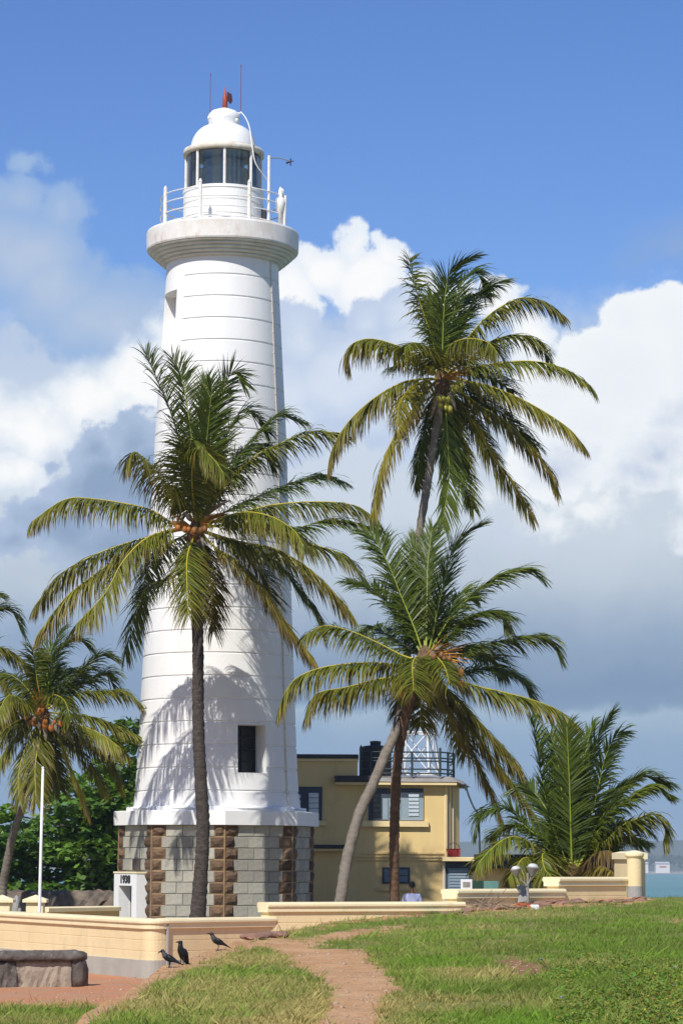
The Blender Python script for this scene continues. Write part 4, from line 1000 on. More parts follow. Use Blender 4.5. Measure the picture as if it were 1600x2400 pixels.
for i in range(90):
    px = random.uniform(1110, 1210); d_ = random.uniform(59.6, 60.2); x, z_ = gz_at(px, d_); a = random.uniform(-.5, .5) + (math.pi if random.random() < .5 else 0); L = random.uniform(.15, .6); e_ = random.uniform(.0, .25) if px > 1150 else random.uniform(0, .9)
    p0 = np.array([x, d_, z_ + .01]); dv = np.array([math.cos(a) * math.cos(e_), math.sin(a) * .4, math.sin(e_)]) * L
    tw.tube([p0, p0 + dv * .5 + [0, 0, .03], p0 + dv], [.012, .009, .004], 4)
tw.build('dry_branches', M['drytwig'], None, label='heap of dry twigs and palm litter at the wall foot', category='twig heap')
rv = MB()
for i in range(130):
    t = random.random(); px = 1030 + 480 * t; d_ = np.interp(px, [1030, 1070, 1308, 1510], [59.0, 59.2, 61.4, 63.0]) + random.uniform(-.5, .0); x, z_ = gz_at(px, d_); s_ = random.uniform(.04, .15)
    r = np.random.default_rng(i); pts = r.normal(size=(9, 3)); pts /= np.linalg.norm(pts, axis=1)[:, None]
    bmn = bmesh.new(); [bmn.verts.new(q) for q in pts * np.array([s_ * 1.5, s_, s_ * .6])]; ch_ = bmesh.ops.convex_hull(bmn, input=bmn.verts); bmn.verts.index_update()
    V = [np.array(v.co) + [x, d_, z_ + .01] for v in bmn.verts]; Fc = [tuple(v.index for v in f.verts) for f in bmn.faces]; bmn.free(); rv.add(V, Fc)
rv.build('rubble', M['slab'], None, kind='stuff', label='line of broken stones along the wall foot')
for i, (px, py, d_, s_, lab) in enumerate(((598, 2198, 48.6, (.34, .22, .10), 'left flat reddish slab lying on the bank edge'), (630, 2196, 49.6, (.38, .25, .11), 'middle flat reddish slab on the bank edge, tilted on the next'), (660, 2196, 49.2, (.26, .2, .10), 'right small reddish slab on the bank edge by the path'))):
    x, z_ = gz_at(px, d_); rock('fallen_slab', (x, d_, z_ + .05), s_, M['slab'], 90 + i, .75, label=lab, category='stone slab', group='fallen slabs by the path')
x, z_ = gz_at(1266, 41.5); rock('litter_scrap', (x, 41.5, z_ + .05), (.035, .03, .03), M['teal'], 5, .7, label='small pale blue scrap of litter in the grass near the bare patch', category='litter')

# low stone parapet at lower left
sp = thing('stone_parapet', (*pxy(120, 51), LOW), 'low weathered stone parapet with dark coping and rounded end, lower left', 'parapet')
a = np.array([P(-160, 2300, 51.2)[0], 51.0]); c = np.array([P(197, 2300, 52.2)[0], 52.0]); e = (c - a) / np.linalg.norm(c - a); nr = np.array([e[1], -e[0]])
L = np.linalg.norm(c - a); H1 = LOW + .64
def lumpy(mb, u0, u1, w0, w1, z0, z1, seed, amp=.03, nu_=14, nz_=6, round_end=0.):
    r = np.random.default_rng(seed); pts = []; n_w = 5
    def pt(u, w, z): q = a + e * u + nr * w; return np.array([q[0], q[1], z])
    # closed loop profile in (w, z), swept along u with noise
    loop = [(w1, z0), (w1, z0 + (z1 - z0) * .33), (w1, z0 + (z1 - z0) * .66), (w1 - .02, z1 - .05), (w1 - .07, z1), ((w0 + w1) / 2, z1 + .01), (w0 + .07, z1), (w0, z1 - .06), (w0, z0)]
    m = len(loop); us = np.linspace(u0, u1, nu_)
    for i, u in enumerate(us):
        k_ = 1.0
        if round_end: 
            t_ = max(0, (u - (u1 - round_end)) / round_end); k_ = math.sqrt(max(0, 1 - t_ ** 2 * .92))
        for w, z in loop:
            wc = (w0 + w1) / 2; zz = z0 + (z - z0) * (k_ if round_end and k_ < .9 else 1) ** .35
            pts.append(pt(u + r.normal() * amp * .4, wc + (w - wc) * (k_ if round_end else 1) + r.normal() * amp * .6, zz + r.normal() * amp * .5))
    fs = [(i * m + k_, i * m + (k_ + 1) % m, (i + 1) * m + (k_ + 1) % m, (i + 1) * m + k_) for i in range(nu_ - 1) for k_ in range(m)] + [tuple(range(m)), tuple(range((nu_ - 1) * m, nu_ * m))[::-1]]
    return mb.add(pts, fs)
lumpy(MB(), 0, L - 1.27, -.5, .02, LOW - .05, H1 - .17, 1, .022, 22).build('stone_block', M['darkstone'], sp)
lumpy(MB(), L - 1.25, L - .2, -.5, -.02, LOW - .05, H1 - .17, 2, .012, 16).build('stone_block', M['palestone'], sp)
lumpy(MB(), L - .22, L + .14, -.5, .03, LOW - .05, H1 - .1, 3, .015, 10, 6, .26).build('end_stone', M['darkstone'], sp, True)
lumpy(MB(), 0, L + .12, -.55, .06, H1 - .165, H1, 4, .012, 44, 6, .3).build('coping', M['darkstone'], sp, True)

# things behind the left part of the wall
for i, px in enumerate((84, 6)):
    t = thing('gate_pillar', (*pxy(px, 68), LOW), ('cream gate pillar with pyramid cap, beside the flagpole', 'cream gate pillar with pyramid cap cut by the left edge')[i], 'pillar', 'capped pillars behind the wall')
    q = P(px, 2120, 68); zc = float(P(px, 2111, 68)[2]); za = float(P(px, 2097, 68)[2])
    MB().box((q[0] - .21, 67.8, LOW), (q[0] + .21, 68.22, zc - .04), .015).build('shaft', M['cap'], t)
    cpm = MB(); r = .29; cpm.add([(q[0] - r, 68.01 - r, zc - .04), (q[0] + r, 68.01 - r, zc - .04), (q[0] + r, 68.01 + r, zc - .04), (q[0] - r, 68.01 + r, zc - .04), (q[0] - r, 68.01 - r, zc + .03), (q[0] + r, 68.01 - r, zc + .03), (q[0] + r, 68.01 + r, zc + .03), (q[0] - r, 68.01 + r, zc + .03), (q[0], 68.01, za)],
        [(3, 2, 1, 0), (0, 1, 5, 4), (1, 2, 6, 5), (2, 3, 7, 6), (3, 0, 4, 7), (4, 5, 8), (5, 6, 8), (6, 7, 8), (7, 4, 8)]); cpm.build('pyramid_cap', M['cap'], t)
rock('upright_stone', P(39, 2128, 70), (.13, .1, .32), M['concrete'], 17, 1.0, label='grey upright stone between the two capped pillars', category='stone')
st0 = P(39, 2128, 70)
MB().box((st0[0] - .12, 69.92, LOW), (st0[0] + .12, 70.1, st0[2])).build('stone_footing', M['concrete'], None, label='grey footing under the upright stone', category='footing')
iw = thing('inner_wall', (*pxy(200, 75), LOW), 'low cream wall behind the flagpole leading to the lighthouse door', 'wall')
a0, a1 = np.array(pxy(112, 74)), np.array(pxy(281, 76.5)); zt_i = float(P(200, 2125, 75)[2])
MB().sweep([(0, LOW), (0, zt_i - .12), (-.3, zt_i - .12), (-.3, LOW)], [tuple(a0), tuple(a1)]).build('wall_face', M['house'], iw)
MB().sweep([(.05, zt_i - .13), (.06, zt_i - .03), (.02, zt_i), (-.32, zt_i), (-.36, zt_i - .03), (-.35, zt_i - .13)], [tuple(a0), tuple(a1)]).build('coping', M['cap'], iw)
orw = MB(); n_ = 70; xs = np.linspace(P(-500, 2100, 92)[0], P(300, 2100, 92)[0], n_); zt_o = float(P(100, 2090, 92)[2]); r = np.random.default_rng(5); pts = []
lp_ = [(0, LOW - .1), (-.03, LOW + .35), (.0, LOW + .8), (.03, zt_o - .25), (.12, zt_o - .05), (.4, zt_o + .02), (.75, zt_o), (.9, LOW)]
for x in xs:
    for j, (w, z_) in enumerate(lp_): pts.append((x + r.normal() * .02, 92 + w + r.normal() * .035, z_ + r.normal() * .03))
m2 = len(lp_); orw.add(pts, [(i * m2 + j, (i + 1) * m2 + j, (i + 1) * m2 + j + 1, i * m2 + j + 1) for i in range(n_ - 1) for j in range(m2 - 1)])
orw.build('rampart_wall', M['oldstone'], None, label='old rough brown rampart wall behind the flagpole, below the leafy tree', category='wall')
# flagpole
fp = thing('flagpole', (*pxy(93, 66), LOW), 'slim bare white pole standing behind the left part of the wall', 'pole')
b0 = P(93, 2140, 66); b1 = P(97.5, 1802, 66); MB().tube([(b0[0], 66, LOW), (b0[0], 66, b0[2]), (b0[0] + .01, 66, (b0[2] + b1[2]) / 2), (b0[0] + .02, 66, b1[2])], [.045, .04, .036, .03], 10).build('shaft', M['dome'], fp, True)
MB().ball((b0[0] + .02, 66, b1[2] + .02), .035, 8, 5).build('pole_cap', M['dome'], fp, True)

# ------------------------------------------------------------------ palms
GRN = np.array([[.048, .078, .007], [.092, .116, .009], [.180, .158, .014], [.160, .100, .028], [.055, .042, .024]])   # young .. dry
def frond(parent, pts3, Lmax, age, n=165, droop=.5, seed=0, twist=0., wind=.16, wid=.038):
    r = np.random.default_rng(seed)
    ns = 60; R3 = spline(pts3, ns); T = np.gradient(R3, axis=0); T /= np.linalg.norm(T, axis=1)[:, None]
    up = np.array([0, 0, 1.]); S = np.cross(T, up); nrm = np.linalg.norm(S, axis=1)
    # where the stalk is near vertical keep the side direction of its neighbours
    hor = R3[-1] - R3[0]; hor[2] = 0; hs_ = np.cross(hor, up); hs_ /= (np.linalg.norm(hs_) or 1)
    wgt = np.clip((nrm - .15) / .35, 0, 1)[:, None]; S = S / np.maximum(nrm, 1e-6)[:, None]
    sign = np.sign((S * hs_).sum(1))[:, None]; sign[sign == 0] = 1
    S = S * sign * wgt + hs_[None] * (1 - wgt); S -= (S * T).sum(1)[:, None] * T; S /= np.linalg.norm(S, axis=1)[:, None]
    N = np.cross(S, T); N *= np.where(N[:, 2:3] < -.2, -1, 1)
    tw_ = twist; S, N = S * math.cos(tw_) + N * math.sin(tw_), N * math.cos(tw_) - S * math.sin(tw_)
    rl = np.linalg.norm(np.diff(R3, axis=0), axis=1).sum()
    t = np.tile(np.linspace(.13, 1., n), 2) + r.uniform(-.004, .004, 2 * n); t = np.clip(t, .1, 1); sd_ = np.r_[np.ones(n), -np.ones(n)]
    idx = t * (ns - 1); f = lambda A: np.stack([np.interp(idx, np.arange(ns), A[:, k]) for k in range(3)], 1)
    p = f(R3); Tt = f(T); St = f(S); Nt = f(N)
    n_keep = r.random(2 * n) > (.10 if age < .3 else .05) + .40 * (np.sin(t * 31 + seed * 1.7 + 2.1 * sd_) > .72)
    L = Lmax * np.interp(t, [.1, .18, .35, .6, .85, 1], [.45, .85, 1.05, 1.1, .95, .6]) * r.uniform(.85, 1.12, 2 * n)
    L *= 1.18 + .10 * min(1, age); L[r.random(2 * n) < .08] *= .45
    fw = np.interp(t, [.1, .5, .85, 1], [.65, 1.05, 1.4, 2.2] if age < .3 else [.3, .55, .8, 1.5])
    d = sd_[:, None] * St + Tt * fw[:, None] + Nt * r.uniform(.05, .35, (2 * n, 1)) + r.normal(size=(2 * n, 3)) * (.15 if age < .3 else .15)
    d /= np.linalg.norm(d, axis=1)[:, None]
    if age < .3: d = d + np.array([.22, 0, 0]) * r.uniform(.1, 1.2, (2 * n, 1))
    d = d + np.array([wind, 0, -1.]) * min(1.15, max(.04, -.1 + 1.7 * age)) * r.uniform(.5, 1.25, (2 * n, 1)); d /= np.linalg.norm(d, axis=1)[:, None]
    g = np.array([wind, 0, -1.]) * (droop * 1.35 + .7 * max(0, droop - .3)) * np.clip(1 + .35 * r.normal(size=(2 * n, 1)) + .35 * np.sin(t * 23 + seed)[:, None], .25, 2)
    seg = 4; ws_ = np.array([.55, 1., .85, .5, .04]); V = np.zeros((2 * n, seg + 1, 2, 3)); cur = p.copy()
    tilt = r.uniform(-.5, .5, (2 * n, 1))
    for k in range(seg + 1):
        w = Tt - (Tt * d).sum(1)[:, None] * d; w /= np.maximum(np.linalg.norm(w, axis=1)[:, None], 1e-6); w2 = np.cross(d, w); w = w * np.cos(tilt) + w2 * np.sin(tilt)
        hw = wid * .5 * ws_[k]
        V[:, k, 0] = cur - w * hw; V[:, k, 1] = cur + w * hw
        cur = cur + d * (L / seg)[:, None]
        d = d + g * (.25 + .22 * k); d /= np.linalg.norm(d, axis=1)[:, None]
    # colour: age, tips browner on old fronds, leaflet variation
    ag = np.clip(age * 2. + r.normal(size=2 * n) * .28 + .5 * (t - .5) * (age > .3), 0, 3.99)
    c0 = np.stack([np.interp(ag, np.arange(5), GRN[:, k]) for k in range(3)], 1)
    tipb = np.interp(np.clip(ag + 1.0 * (age > .25) + .35, 0, 4), np.arange(5), np.arange(5))
    c1 = np.stack([np.interp(tipb, np.arange(5), GRN[:, k]) for k in range(3)], 1)
    kk = np.linspace(0, 1, seg + 1)[None, :, None] ** 2
    C = (c0[:, None] * (1 - kk) + c1[:, None] * kk) * r.uniform(.75, 1.25, (2 * n, 1, 1)) * r.uniform(.78, 1.28); C = np.repeat(C[:, :, None], 2, 2)
    V = V[n_keep]; C = C[n_keep]; base = (np.arange(len(V)) * (seg + 1) * 2)[:, None] + (np.arange(seg) * 2)[None]
    F = np.stack([base, base + 1, base + 3, base + 2], -1).reshape(-1, 4)
    fo = npmesh('frond', V.reshape(-1, 3), F, M['leaf'], C.reshape(-1, 3), parent, smooth=False)
    rad = np.interp(np.linspace(0, 1, 24), [0, .08, .3, 1], [.055, .036, .024, .007]) * (rl / 4.5) ** .5
    rc = np.array([.42, .35, .035]) * (1 - .5 * max(0, age - .5)) if age > .25 else np.array([.26, .30, .035])
    if age > 1.2: rc = np.array([.13, .095, .05])
    MB().tube(R3[np.linspace(0, ns - 1, 24).astype(int)], rad, 5, True, rc).build('midrib', M['rib'], fo, True)
    return fo

def trunk_tube(px_pts, dfun, name, m, parent, base_pt, flare=1.25, seed=0, fat=.95):
    P3 = []; 
    for (x, y, rr_) in px_pts: d_ = dfun(y); P3.append(np.r_[P(x, y, d_), rr_ * fat * d_ / FPX])
    P3 = np.array(P3); P3 = np.vstack([np.r_[base_pt, P3[0][3] * flare], P3]) if base_pt is not None else P3
    S4 = spline(P3, 150); r = np.random.default_rng(seed); rad = S4[:, 3].copy()
    rad *= 1 + .045 * np.sin(np.arange(150) * 2 * math.pi / 3.0) + r.normal(size=150) * .02
    tb = MB().tube(S4[:, :3], rad, 14, True); V = np.array(tb.v); V += r.normal(size=V.shape) * .006; tb.v = [tuple(q) for q in V]
    return tb.build(name, m, parent, True)

def palm(label, crown, base, trunk_pts, dfun, bark, fronds, flen, Lmax, seed, nuts=(), group='coconut palms', spathes=(), flowers=(), fibre=.22, n=165, wid=.038, name='coconut_palm', fill=2):
    cd = crown[2]; C3 = P(*crown)
    t = thing(name, base, label, 'palm tree', group)
    if trunk_pts: trunk_tube(trunk_pts, dfun, 'trunk', M[bark], t, np.array(base), seed=seed, fat=1.12 if seed == 1 else .93)
    r = np.random.default_rng(seed)
    if fibre:
        fb = MB()
        V = []; 
        for i in range(9):
            z_ = -1 + 2 * i / 8; rr_ = fibre * math.sqrt(max(.05, 1 - z_ * z_)) * (1.1 if z_ < 0 else .9)
            for k in range(14): a = k * math.pi / 7; q = rr_ * r.uniform(.8, 1.2); V.append((C3[0] + q * math.cos(a), C3[1] + q * math.sin(a), C3[2] + z_ * fibre * 2.0 - .15))
        fb.add(V, [(i * 14 + k, i * 14 + (k + 1) % 14, (i + 1) * 14 + (k + 1) % 14, (i + 1) * 14 + k) for i in range(8) for k in range(14)]); fb.build('fibre_sheath', M['fibre'], t)
    for i, fr in enumerate(fronds):
        s_, age, droop, pts = fr[:4]; tw_ = fr[4] if len(fr) > 4 else r.uniform(-.35, .35)
        pp_ = np.array(pts, float); seg = np.r_[0, np.cumsum(np.hypot(*np.diff(pp_, axis=0).T))]; Lp = seg[-1] * cd / FPX
        ext = math.sqrt(max(.05, flen ** 2 - Lp ** 2)) if Lp < flen else .3
        dd_ = s_ * min(ext, flen * .92)
        u = seg / seg[-1]
        d_ = cd + dd_ * (u ** 1.0) * (1 - .12 * u) + np.sign(s_ or 1) * .0
        P3 = [P(x, y, q) for (x, y), q in zip(pts, d_)]
        # stalks spring from just off the trunk's axis
        P3[0] = C3 * .55 + P3[0] * .45
        frond(t, P3, Lmax * r.uniform(.9, 1.08), age, n, droop, seed * 100 + i, tw_, wid=wid)
    # shorter fronds filling the back and the heart of the crown
    for i in range(fill):
        a = r.uniform(0, 2 * math.pi); L_ = flen * r.uniform(.45, .75); el = r.uniform(-.5, 1.2); sgn = 1
        h_ = np.array([math.cos(a) * .75, sgn * abs(math.sin(a)), 0]); q0 = C3 + h_ * .08
        q1 = q0 + (h_ * math.cos(el) + np.array([0, 0, math.sin(el)])) * L_ * .55; q2 = q1 + (h_ * math.cos(el - .8) + np.array([0, 0, math.sin(el - .8)])) * L_ * .5
        frond(t, [q0, q0 * .5 + q1 * .5 + np.array([0, 0, .08 * L_]), q1, q2], Lmax * .85, .05 if el > .3 else r.uniform(.2, .7), n // 2, .5, seed * 100 + 60 + i, r.uniform(-.4, .4), wid=wid)
    for (x, y, s_, m) in nuts:
        c = P(x, y, cd - .75 * s_); MB().ball(c, .078 * r.uniform(.7, 1.2), 9, 6, (1, 1, 1.25)).build('coconut', M[m], t, True)
    for (x0, y0, x1, y1) in spathes:
        a, c = P(x0, y0, cd - .3), P(x1, y1, cd - .42); sp_ = spline([a, a * .5 + c * .5 + [0, -.06, .04], c], 8); MB().tube(sp_, [.02, .05, .07, .075, .065, .05, .03, .006], 7).build('dry_spathe', M['sheath'], t, True)
    for (x0, y0, x1, y1, s_) in flowers:
        a, c = P(x0, y0, cd - .2 * s_), P(x1, y1, cd - .4 * s_); fm = MB(); dv = c - a; L = np.linalg.norm(dv)
        for k in range(16):
            q = dv + r.normal(size=3) * L * .28; fm.tube([a, a + q * .6 + [0, 0, .02], a + q + [0, 0, -.03]], [.022, .016, .008], 4)
        fm.build('flower_spray', M['flower_orange'], t)
    return t

def scatter_nuts(cx, cy, n, sx, sy, m, s_=1., seed=1):
    r = random.Random(seed); return [(cx + r.uniform(-sx, sx), cy + r.uniform(-sy, sy), s_ * r.uniform(.6, 1.3), m) for _ in range(n)]

C_FR = [
 (-.2, .55, .55, [(446, 1236), (413, 1232), (344, 1192), (218, 1169), (149, 1172), (76, 1222)], .1), (.45, .6, .5, [(446, 1240), (413, 1244), (321, 1266), (230, 1297), (143, 1345), (82, 1420)]),
 (-.45, .7, .55, [(446, 1242), (413, 1240), (321, 1275), (230, 1341), (155, 1400), (90, 1485)]), (-.95, .6, .4, [(448, 1242), (413, 1240), (344, 1261), (287, 1318), (247, 1390), (180, 1462)], .2),
 (-.8, .55, .3, [(456, 1245), (453, 1262), (440, 1300), (438, 1350), (442, 1440)], .0), (.7, .2, .4, [(446, 1250), (402, 1347), (344, 1375), (316, 1444), (295, 1530)]),
 (-.6, .9, .45, [(470, 1250), (505, 1284), (551, 1312), (608, 1364), (660, 1444), (732, 1540)]), (-.35, .65, .5, [(472, 1248), (562, 1270), (643, 1286), (717, 1328), (769, 1375), (822, 1435)]),
 (.2, .4, .5, [(470, 1236), (534, 1213), (631, 1185), (746, 1176), (835, 1186), (885, 1224)], -.1), (.5, .35, .5, [(470, 1238), (600, 1228), (706, 1268), (803, 1300), (850, 1352)]),
 (.8, .2, .45, [(472, 1236), (600, 1226), (689, 1238), (775, 1218), (880, 1238)]), (-.9, .55, .5, [(470, 1236), (560, 1202), (631, 1209), (689, 1243), (712, 1284)]),
 (.5, .25, .5, [(472, 1250), (620, 1300), (700, 1380), (740, 1440), (752, 1480)]), (-.2, .25, .25, [(459, 1225), (435, 1090), (405, 980), (373, 900), (342, 828)], .5),
 (.35, .1, .2, [(462, 1220), (455, 1080), (440, 960), (425, 880), (405, 840)], .9), (.6, .05, .2, [(465, 1220), (474, 1100), (480, 1000), (484, 892)], .5),
 (.3, .1, .3, [(468, 1220), (490, 1050), (520, 930), (545, 872), (572, 900)], .8), (-.7, .12, .15, [(466, 1220), (480, 1080), (490, 980), (497, 905)], .0),
 (.8, .0, .4, [(470, 1220), (520, 1050), (560, 970), (598, 975), (625, 1012)]), (.75, .08, .4, [(470, 1220), (540, 1100), (600, 1020), (650, 975), (700, 985)]),
 (-.3, .35, .38, [(474, 1222), (526, 1139), (600, 1068), (650, 1043), (720, 1012), (802, 1015)], .2), (.6, .12, .5, [(475, 1225), (580, 1175), (680, 1135), (740, 1115), (790, 1125)]),
 (-.3, .5, .6, [(455, 1225), (426, 1166), (388, 1132), (350, 1086), (316, 1058), (300, 1082)]), (-.9, .35, .6, [(462, 1225), (450, 1120), (462, 1050), (500, 1075), (525, 1112)]),
 (-.6, .3, .5, [(462, 1222), (430, 1130), (430, 1060), (445, 1030), (470, 1040)]), (.85, .1, .5, [(465, 1225), (520, 1120), (560, 1060), (610, 1050), (640, 1090)]),
 (.9, .3, .5, [(455, 1245), (470, 1330), (478, 1400), (482, 1450)]), (.9, .9, .5, [(465, 1250), (500, 1340), (496, 1420), (500, 1480)]), (.75, .2, .5, [(450, 1245), (380, 1290), (345, 1340), (330, 1400)]),
 (.9, .15, .5, [(468, 1240), (560, 1290), (620, 1350), (640, 1420)]),
]
baseC = np.array([P(456, 2210, 78)[0], 78, LOW])
palm('dark ringed coconut palm directly in front of the white lighthouse', (459, 1236, 78), baseC,
     [(464, 2145, 17), (474, 2000, 14), (476, 1930, 14), (472, 1850, 13.5), (465, 1700, 12.5), (464, 1500, 12), (460, 1400, 12), (459, 1300, 12.5), (459, 1240, 13)], lambda y: 78., 'bark_dark', C_FR, 4.7, .82, 1,
     nuts=scatter_nuts(468, 1240, 6, 18, 12, 'coco_brown', 1, 3) + scatter_nuts(430, 1238, 4, 14, 6, 'coco_orange', 1, 5), flowers=[(470, 1225, 525, 1198, 1), (470, 1228, 512, 1212, 1.2), (445, 1232, 408, 1222, 1)], spathes=[(470, 1215, 538, 1172), (470, 1255, 478, 1290), (448, 1222, 430, 1200)])

T_FR = [
 (-.1, .6, .6, [(1026, 874), (981, 837), (919, 806), (861, 794), (818, 812), (815, 850)], .05), (.2, .7, .55, [(1020, 890), (975, 890), (936, 899), (874, 935), (816, 989), (782, 1044), (770, 1085)], .05),
 (-.7, .9, .6, [(1020, 890), (985, 896), (955, 915), (934, 953), (932, 998)]), (-.3, .95, .4, [(1020, 890), (985, 930), (960, 970), (920, 1030), (892, 1100), (872, 1210)]),
 (.6, .2, .4, [(1020, 890), (1008, 962), (992, 1020), (979, 1080), (984, 1142)]), (.5, .25, .35, [(1036, 890), (1044, 962), (1048, 1029), (1052, 1118), (1037, 1226)]),
 (.5, .3, .4, [(1040, 890), (1056, 960), (1070, 1051), (1086, 1118), (1108, 1190)]), (-.5, .65, .4, [(1042, 888), (1066, 926), (1106, 984), (1151, 1064), (1200, 1131), (1247, 1208)], .5),
 (.2, .7, .5, [(1042, 884), (1088, 893), (1142, 904), (1209, 930), (1276, 966), (1334, 1006), (1367, 1044)]), (.3, .8, .45, [(1042, 888), (1119, 948), (1186, 989), (1244, 1047), (1285, 1100), (1305, 1150)], .3),
 (.7, .25, .45, [(1042, 886), (1120, 930), (1200, 989), (1253, 1042)]), (.1, .35, .55, [(1042, 880), (1119, 859), (1231, 846), (1311, 860), (1365, 890), (1386, 910)]),
 (.4, .3, .5, [(1040, 876), (1100, 840), (1155, 799), (1209, 785), (1262, 802), (1284, 844)]), (-.1, .5, .4, [(1038, 872), (1110, 774), (1164, 725), (1222, 698), (1276, 707), (1318, 738)], .1),
 (.5, .1, .35, [(1038, 872), (1075, 770), (1097, 730), (1128, 682), (1171, 663)]), (-.6, .1, .15, [(1036, 872), (1038, 760), (1043, 690), (1050, 649), (1075, 618), (1108, 601)], .1),
 (.1, .4, .25, [(1032, 870), (1008, 783), (990, 730), (970, 663), (959, 607)], .3), (.7, .0, .4, [(1038, 870), (1070, 700), (1100, 640), (1125, 650), (1135, 688)]),
 (-.9, .5, .6, [(1038, 880), (1048, 818), (1088, 794), (1140, 801), (1166, 828)]), (-.8, .4, .5, [(1034, 880), (1008, 826), (975, 803), (948, 815)]),
 (.8, .0, .5, [(1040, 884), (1110, 875), (1165, 890), (1200, 920)]), (.9, .2, .45, [(1038, 888), (1090, 960), (1130, 1020), (1160, 1070)]), (.85, .1, .2, [(1034, 870), (1025, 780), (1010, 720), (1012, 690)]),
 (.85, .4, .5, [(1028, 890), (1015, 960), (1030, 1010), (1040, 1060)]), (.8, 1.6, .45, [(1036, 892), (1060, 980), (1072, 1040), (1080, 1090)]), (.7, .1, .3, [(1036, 872), (1060, 760), (1090, 700), (1140, 690)]),
]
baseT = np.array([P(783, 2180, 73)[0], 73, LOW])
palm('tallest coconut palm, leaning grey trunk and bunches of yellow green nuts', (1034, 884, 77.5), baseT,
     [(797, 2112, 15), (816, 2000, 14), (843, 1904, 13.5), (873, 1840, 13), (899, 1776, 12.5), (927, 1712, 11.5), (946, 1620, 11), (956, 1500, 10.5), (963, 1400, 10.5), (972, 1320, 10.3), (985, 1230, 10), (1005, 1110, 9.8), (1022, 1000, 10), (1032, 920, 11.5), (1035, 884, 12)],
     lambda y: float(np.interp(y, [880, 1550, 1640, 1720, 2110], [77.5, 77.5, 76.3, 74.2, 73])) , 'bark_grey', T_FR, 3.9, .72, 2,
     nuts=scatter_nuts(981, 938, 7, 12, 16, 'coco_green', 1.2, 3) + scatter_nuts(1040, 948, 11, 16, 18, 'coco_green', 1.4, 4) + scatter_nuts(1005, 868, 6, 14, 8, 'coco_green', 1., 6) + scatter_nuts(1080, 905, 8, 20, 14, 'coco_green', 1., 7),
     flowers=[(1040, 884, 1090, 872, 1.2)], spathes=[(1030, 915, 1008, 985), (1005, 918, 950, 942), (1050, 920, 1068, 965), (1028, 935, 1034, 995), (1000, 870, 985, 840)])

M_FR = [
 (.1, .4, .35, [(990, 1548), (945, 1537), (882, 1505), (824, 1480), (761, 1466), (716, 1488)], .4), (.1, .55, .55, [(985, 1555), (936, 1558), (858, 1553), (761, 1563), (698, 1587), (669, 1621), (654, 1662)], .1),
 (-.4, .6, .45, [(985, 1562), (926, 1585), (882, 1592), (810, 1611), (742, 1626), (718, 1672)]), (.3, .1, .3, [(990, 1535), (940, 1451), (882, 1388), (822, 1364)], .3), (.2, .15, .25, [(995, 1535), (970, 1471), (940, 1398), (911, 1325), (882, 1272), (858, 1248)], .9),
 (-.55, .1, .12, [(1002, 1535), (1013, 1490), (1028, 1413), (1052, 1316), (1071, 1267), (1118, 1232)], .05), (.55, .1, .15, [(1000, 1530), (1000, 1400), (1002, 1320), (1012, 1238)], .2),
 (.2, .2, .3, [(1006, 1535), (1040, 1470), (1086, 1413), (1149, 1359), (1222, 1332), (1260, 1348)], .15), (-.3, .2, .4, [(1008, 1536), (1052, 1490), (1100, 1444), (1163, 1434), (1183, 1466)]),
 (-.2, .25, .4, [(1010, 1546), (1067, 1537), (1125, 1514), (1183, 1500), (1246, 1490), (1290, 1500), (1308, 1540)], .3), (.6, .1, .45, [(1012, 1553), (1076, 1573), (1149, 1568), (1212, 1587), (1240, 1622)]),
 (.0, .6, .5, [(1010, 1560), (1096, 1602), (1173, 1621), (1246, 1640), (1309, 1665), (1355, 1702)], .1), (-.2, .65, .45, [(1005, 1568), (1033, 1602), (1086, 1650), (1149, 1723), (1197, 1772), (1240, 1852)], .3),
 (.2, .75, .4, [(1005, 1570), (1042, 1616), (1105, 1703), (1154, 1776), (1197, 1830), (1254, 1912)], .2), (-.5, .95, .35, [(1002, 1572), (1037, 1640), (1067, 1689), (1105, 1762), (1144, 1839), (1172, 1922)], .3),
 (-.95, .45, .5, [(994, 1545), (975, 1540), (966, 1562), (969, 1618)], .0), (-.85, .5, .5, [(998, 1545), (1015, 1535), (1040, 1560), (1052, 1600)]), (.6, .2, .4, [(985, 1560), (945, 1615), (928, 1670)]),
 (.6, .3, .35, [(990, 1565), (986, 1640), (984, 1702)]), (.7, .05, .35, [(1004, 1535), (1050, 1440), (1080, 1390), (1110, 1400)]), (.75, .05, .3, [(996, 1535), (960, 1420), (945, 1370), (935, 1340)]), (.75, .1, .45, [(1008, 1545), (1090, 1520), (1150, 1540), (1185, 1580)]),
 (.8, .3, .4, [(1004, 1565), (1050, 1650), (1080, 1720), (1090, 1770)]), (.8, .1, .4, [(992, 1540), (930, 1500), (880, 1470), (850, 1480)]), (.5, .05, .2, [(1000, 1530), (985, 1420), (972, 1330), (975, 1270)]),
]
baseM = np.array([P(925, 2215, 75.5)[0], 75.5, LOW])
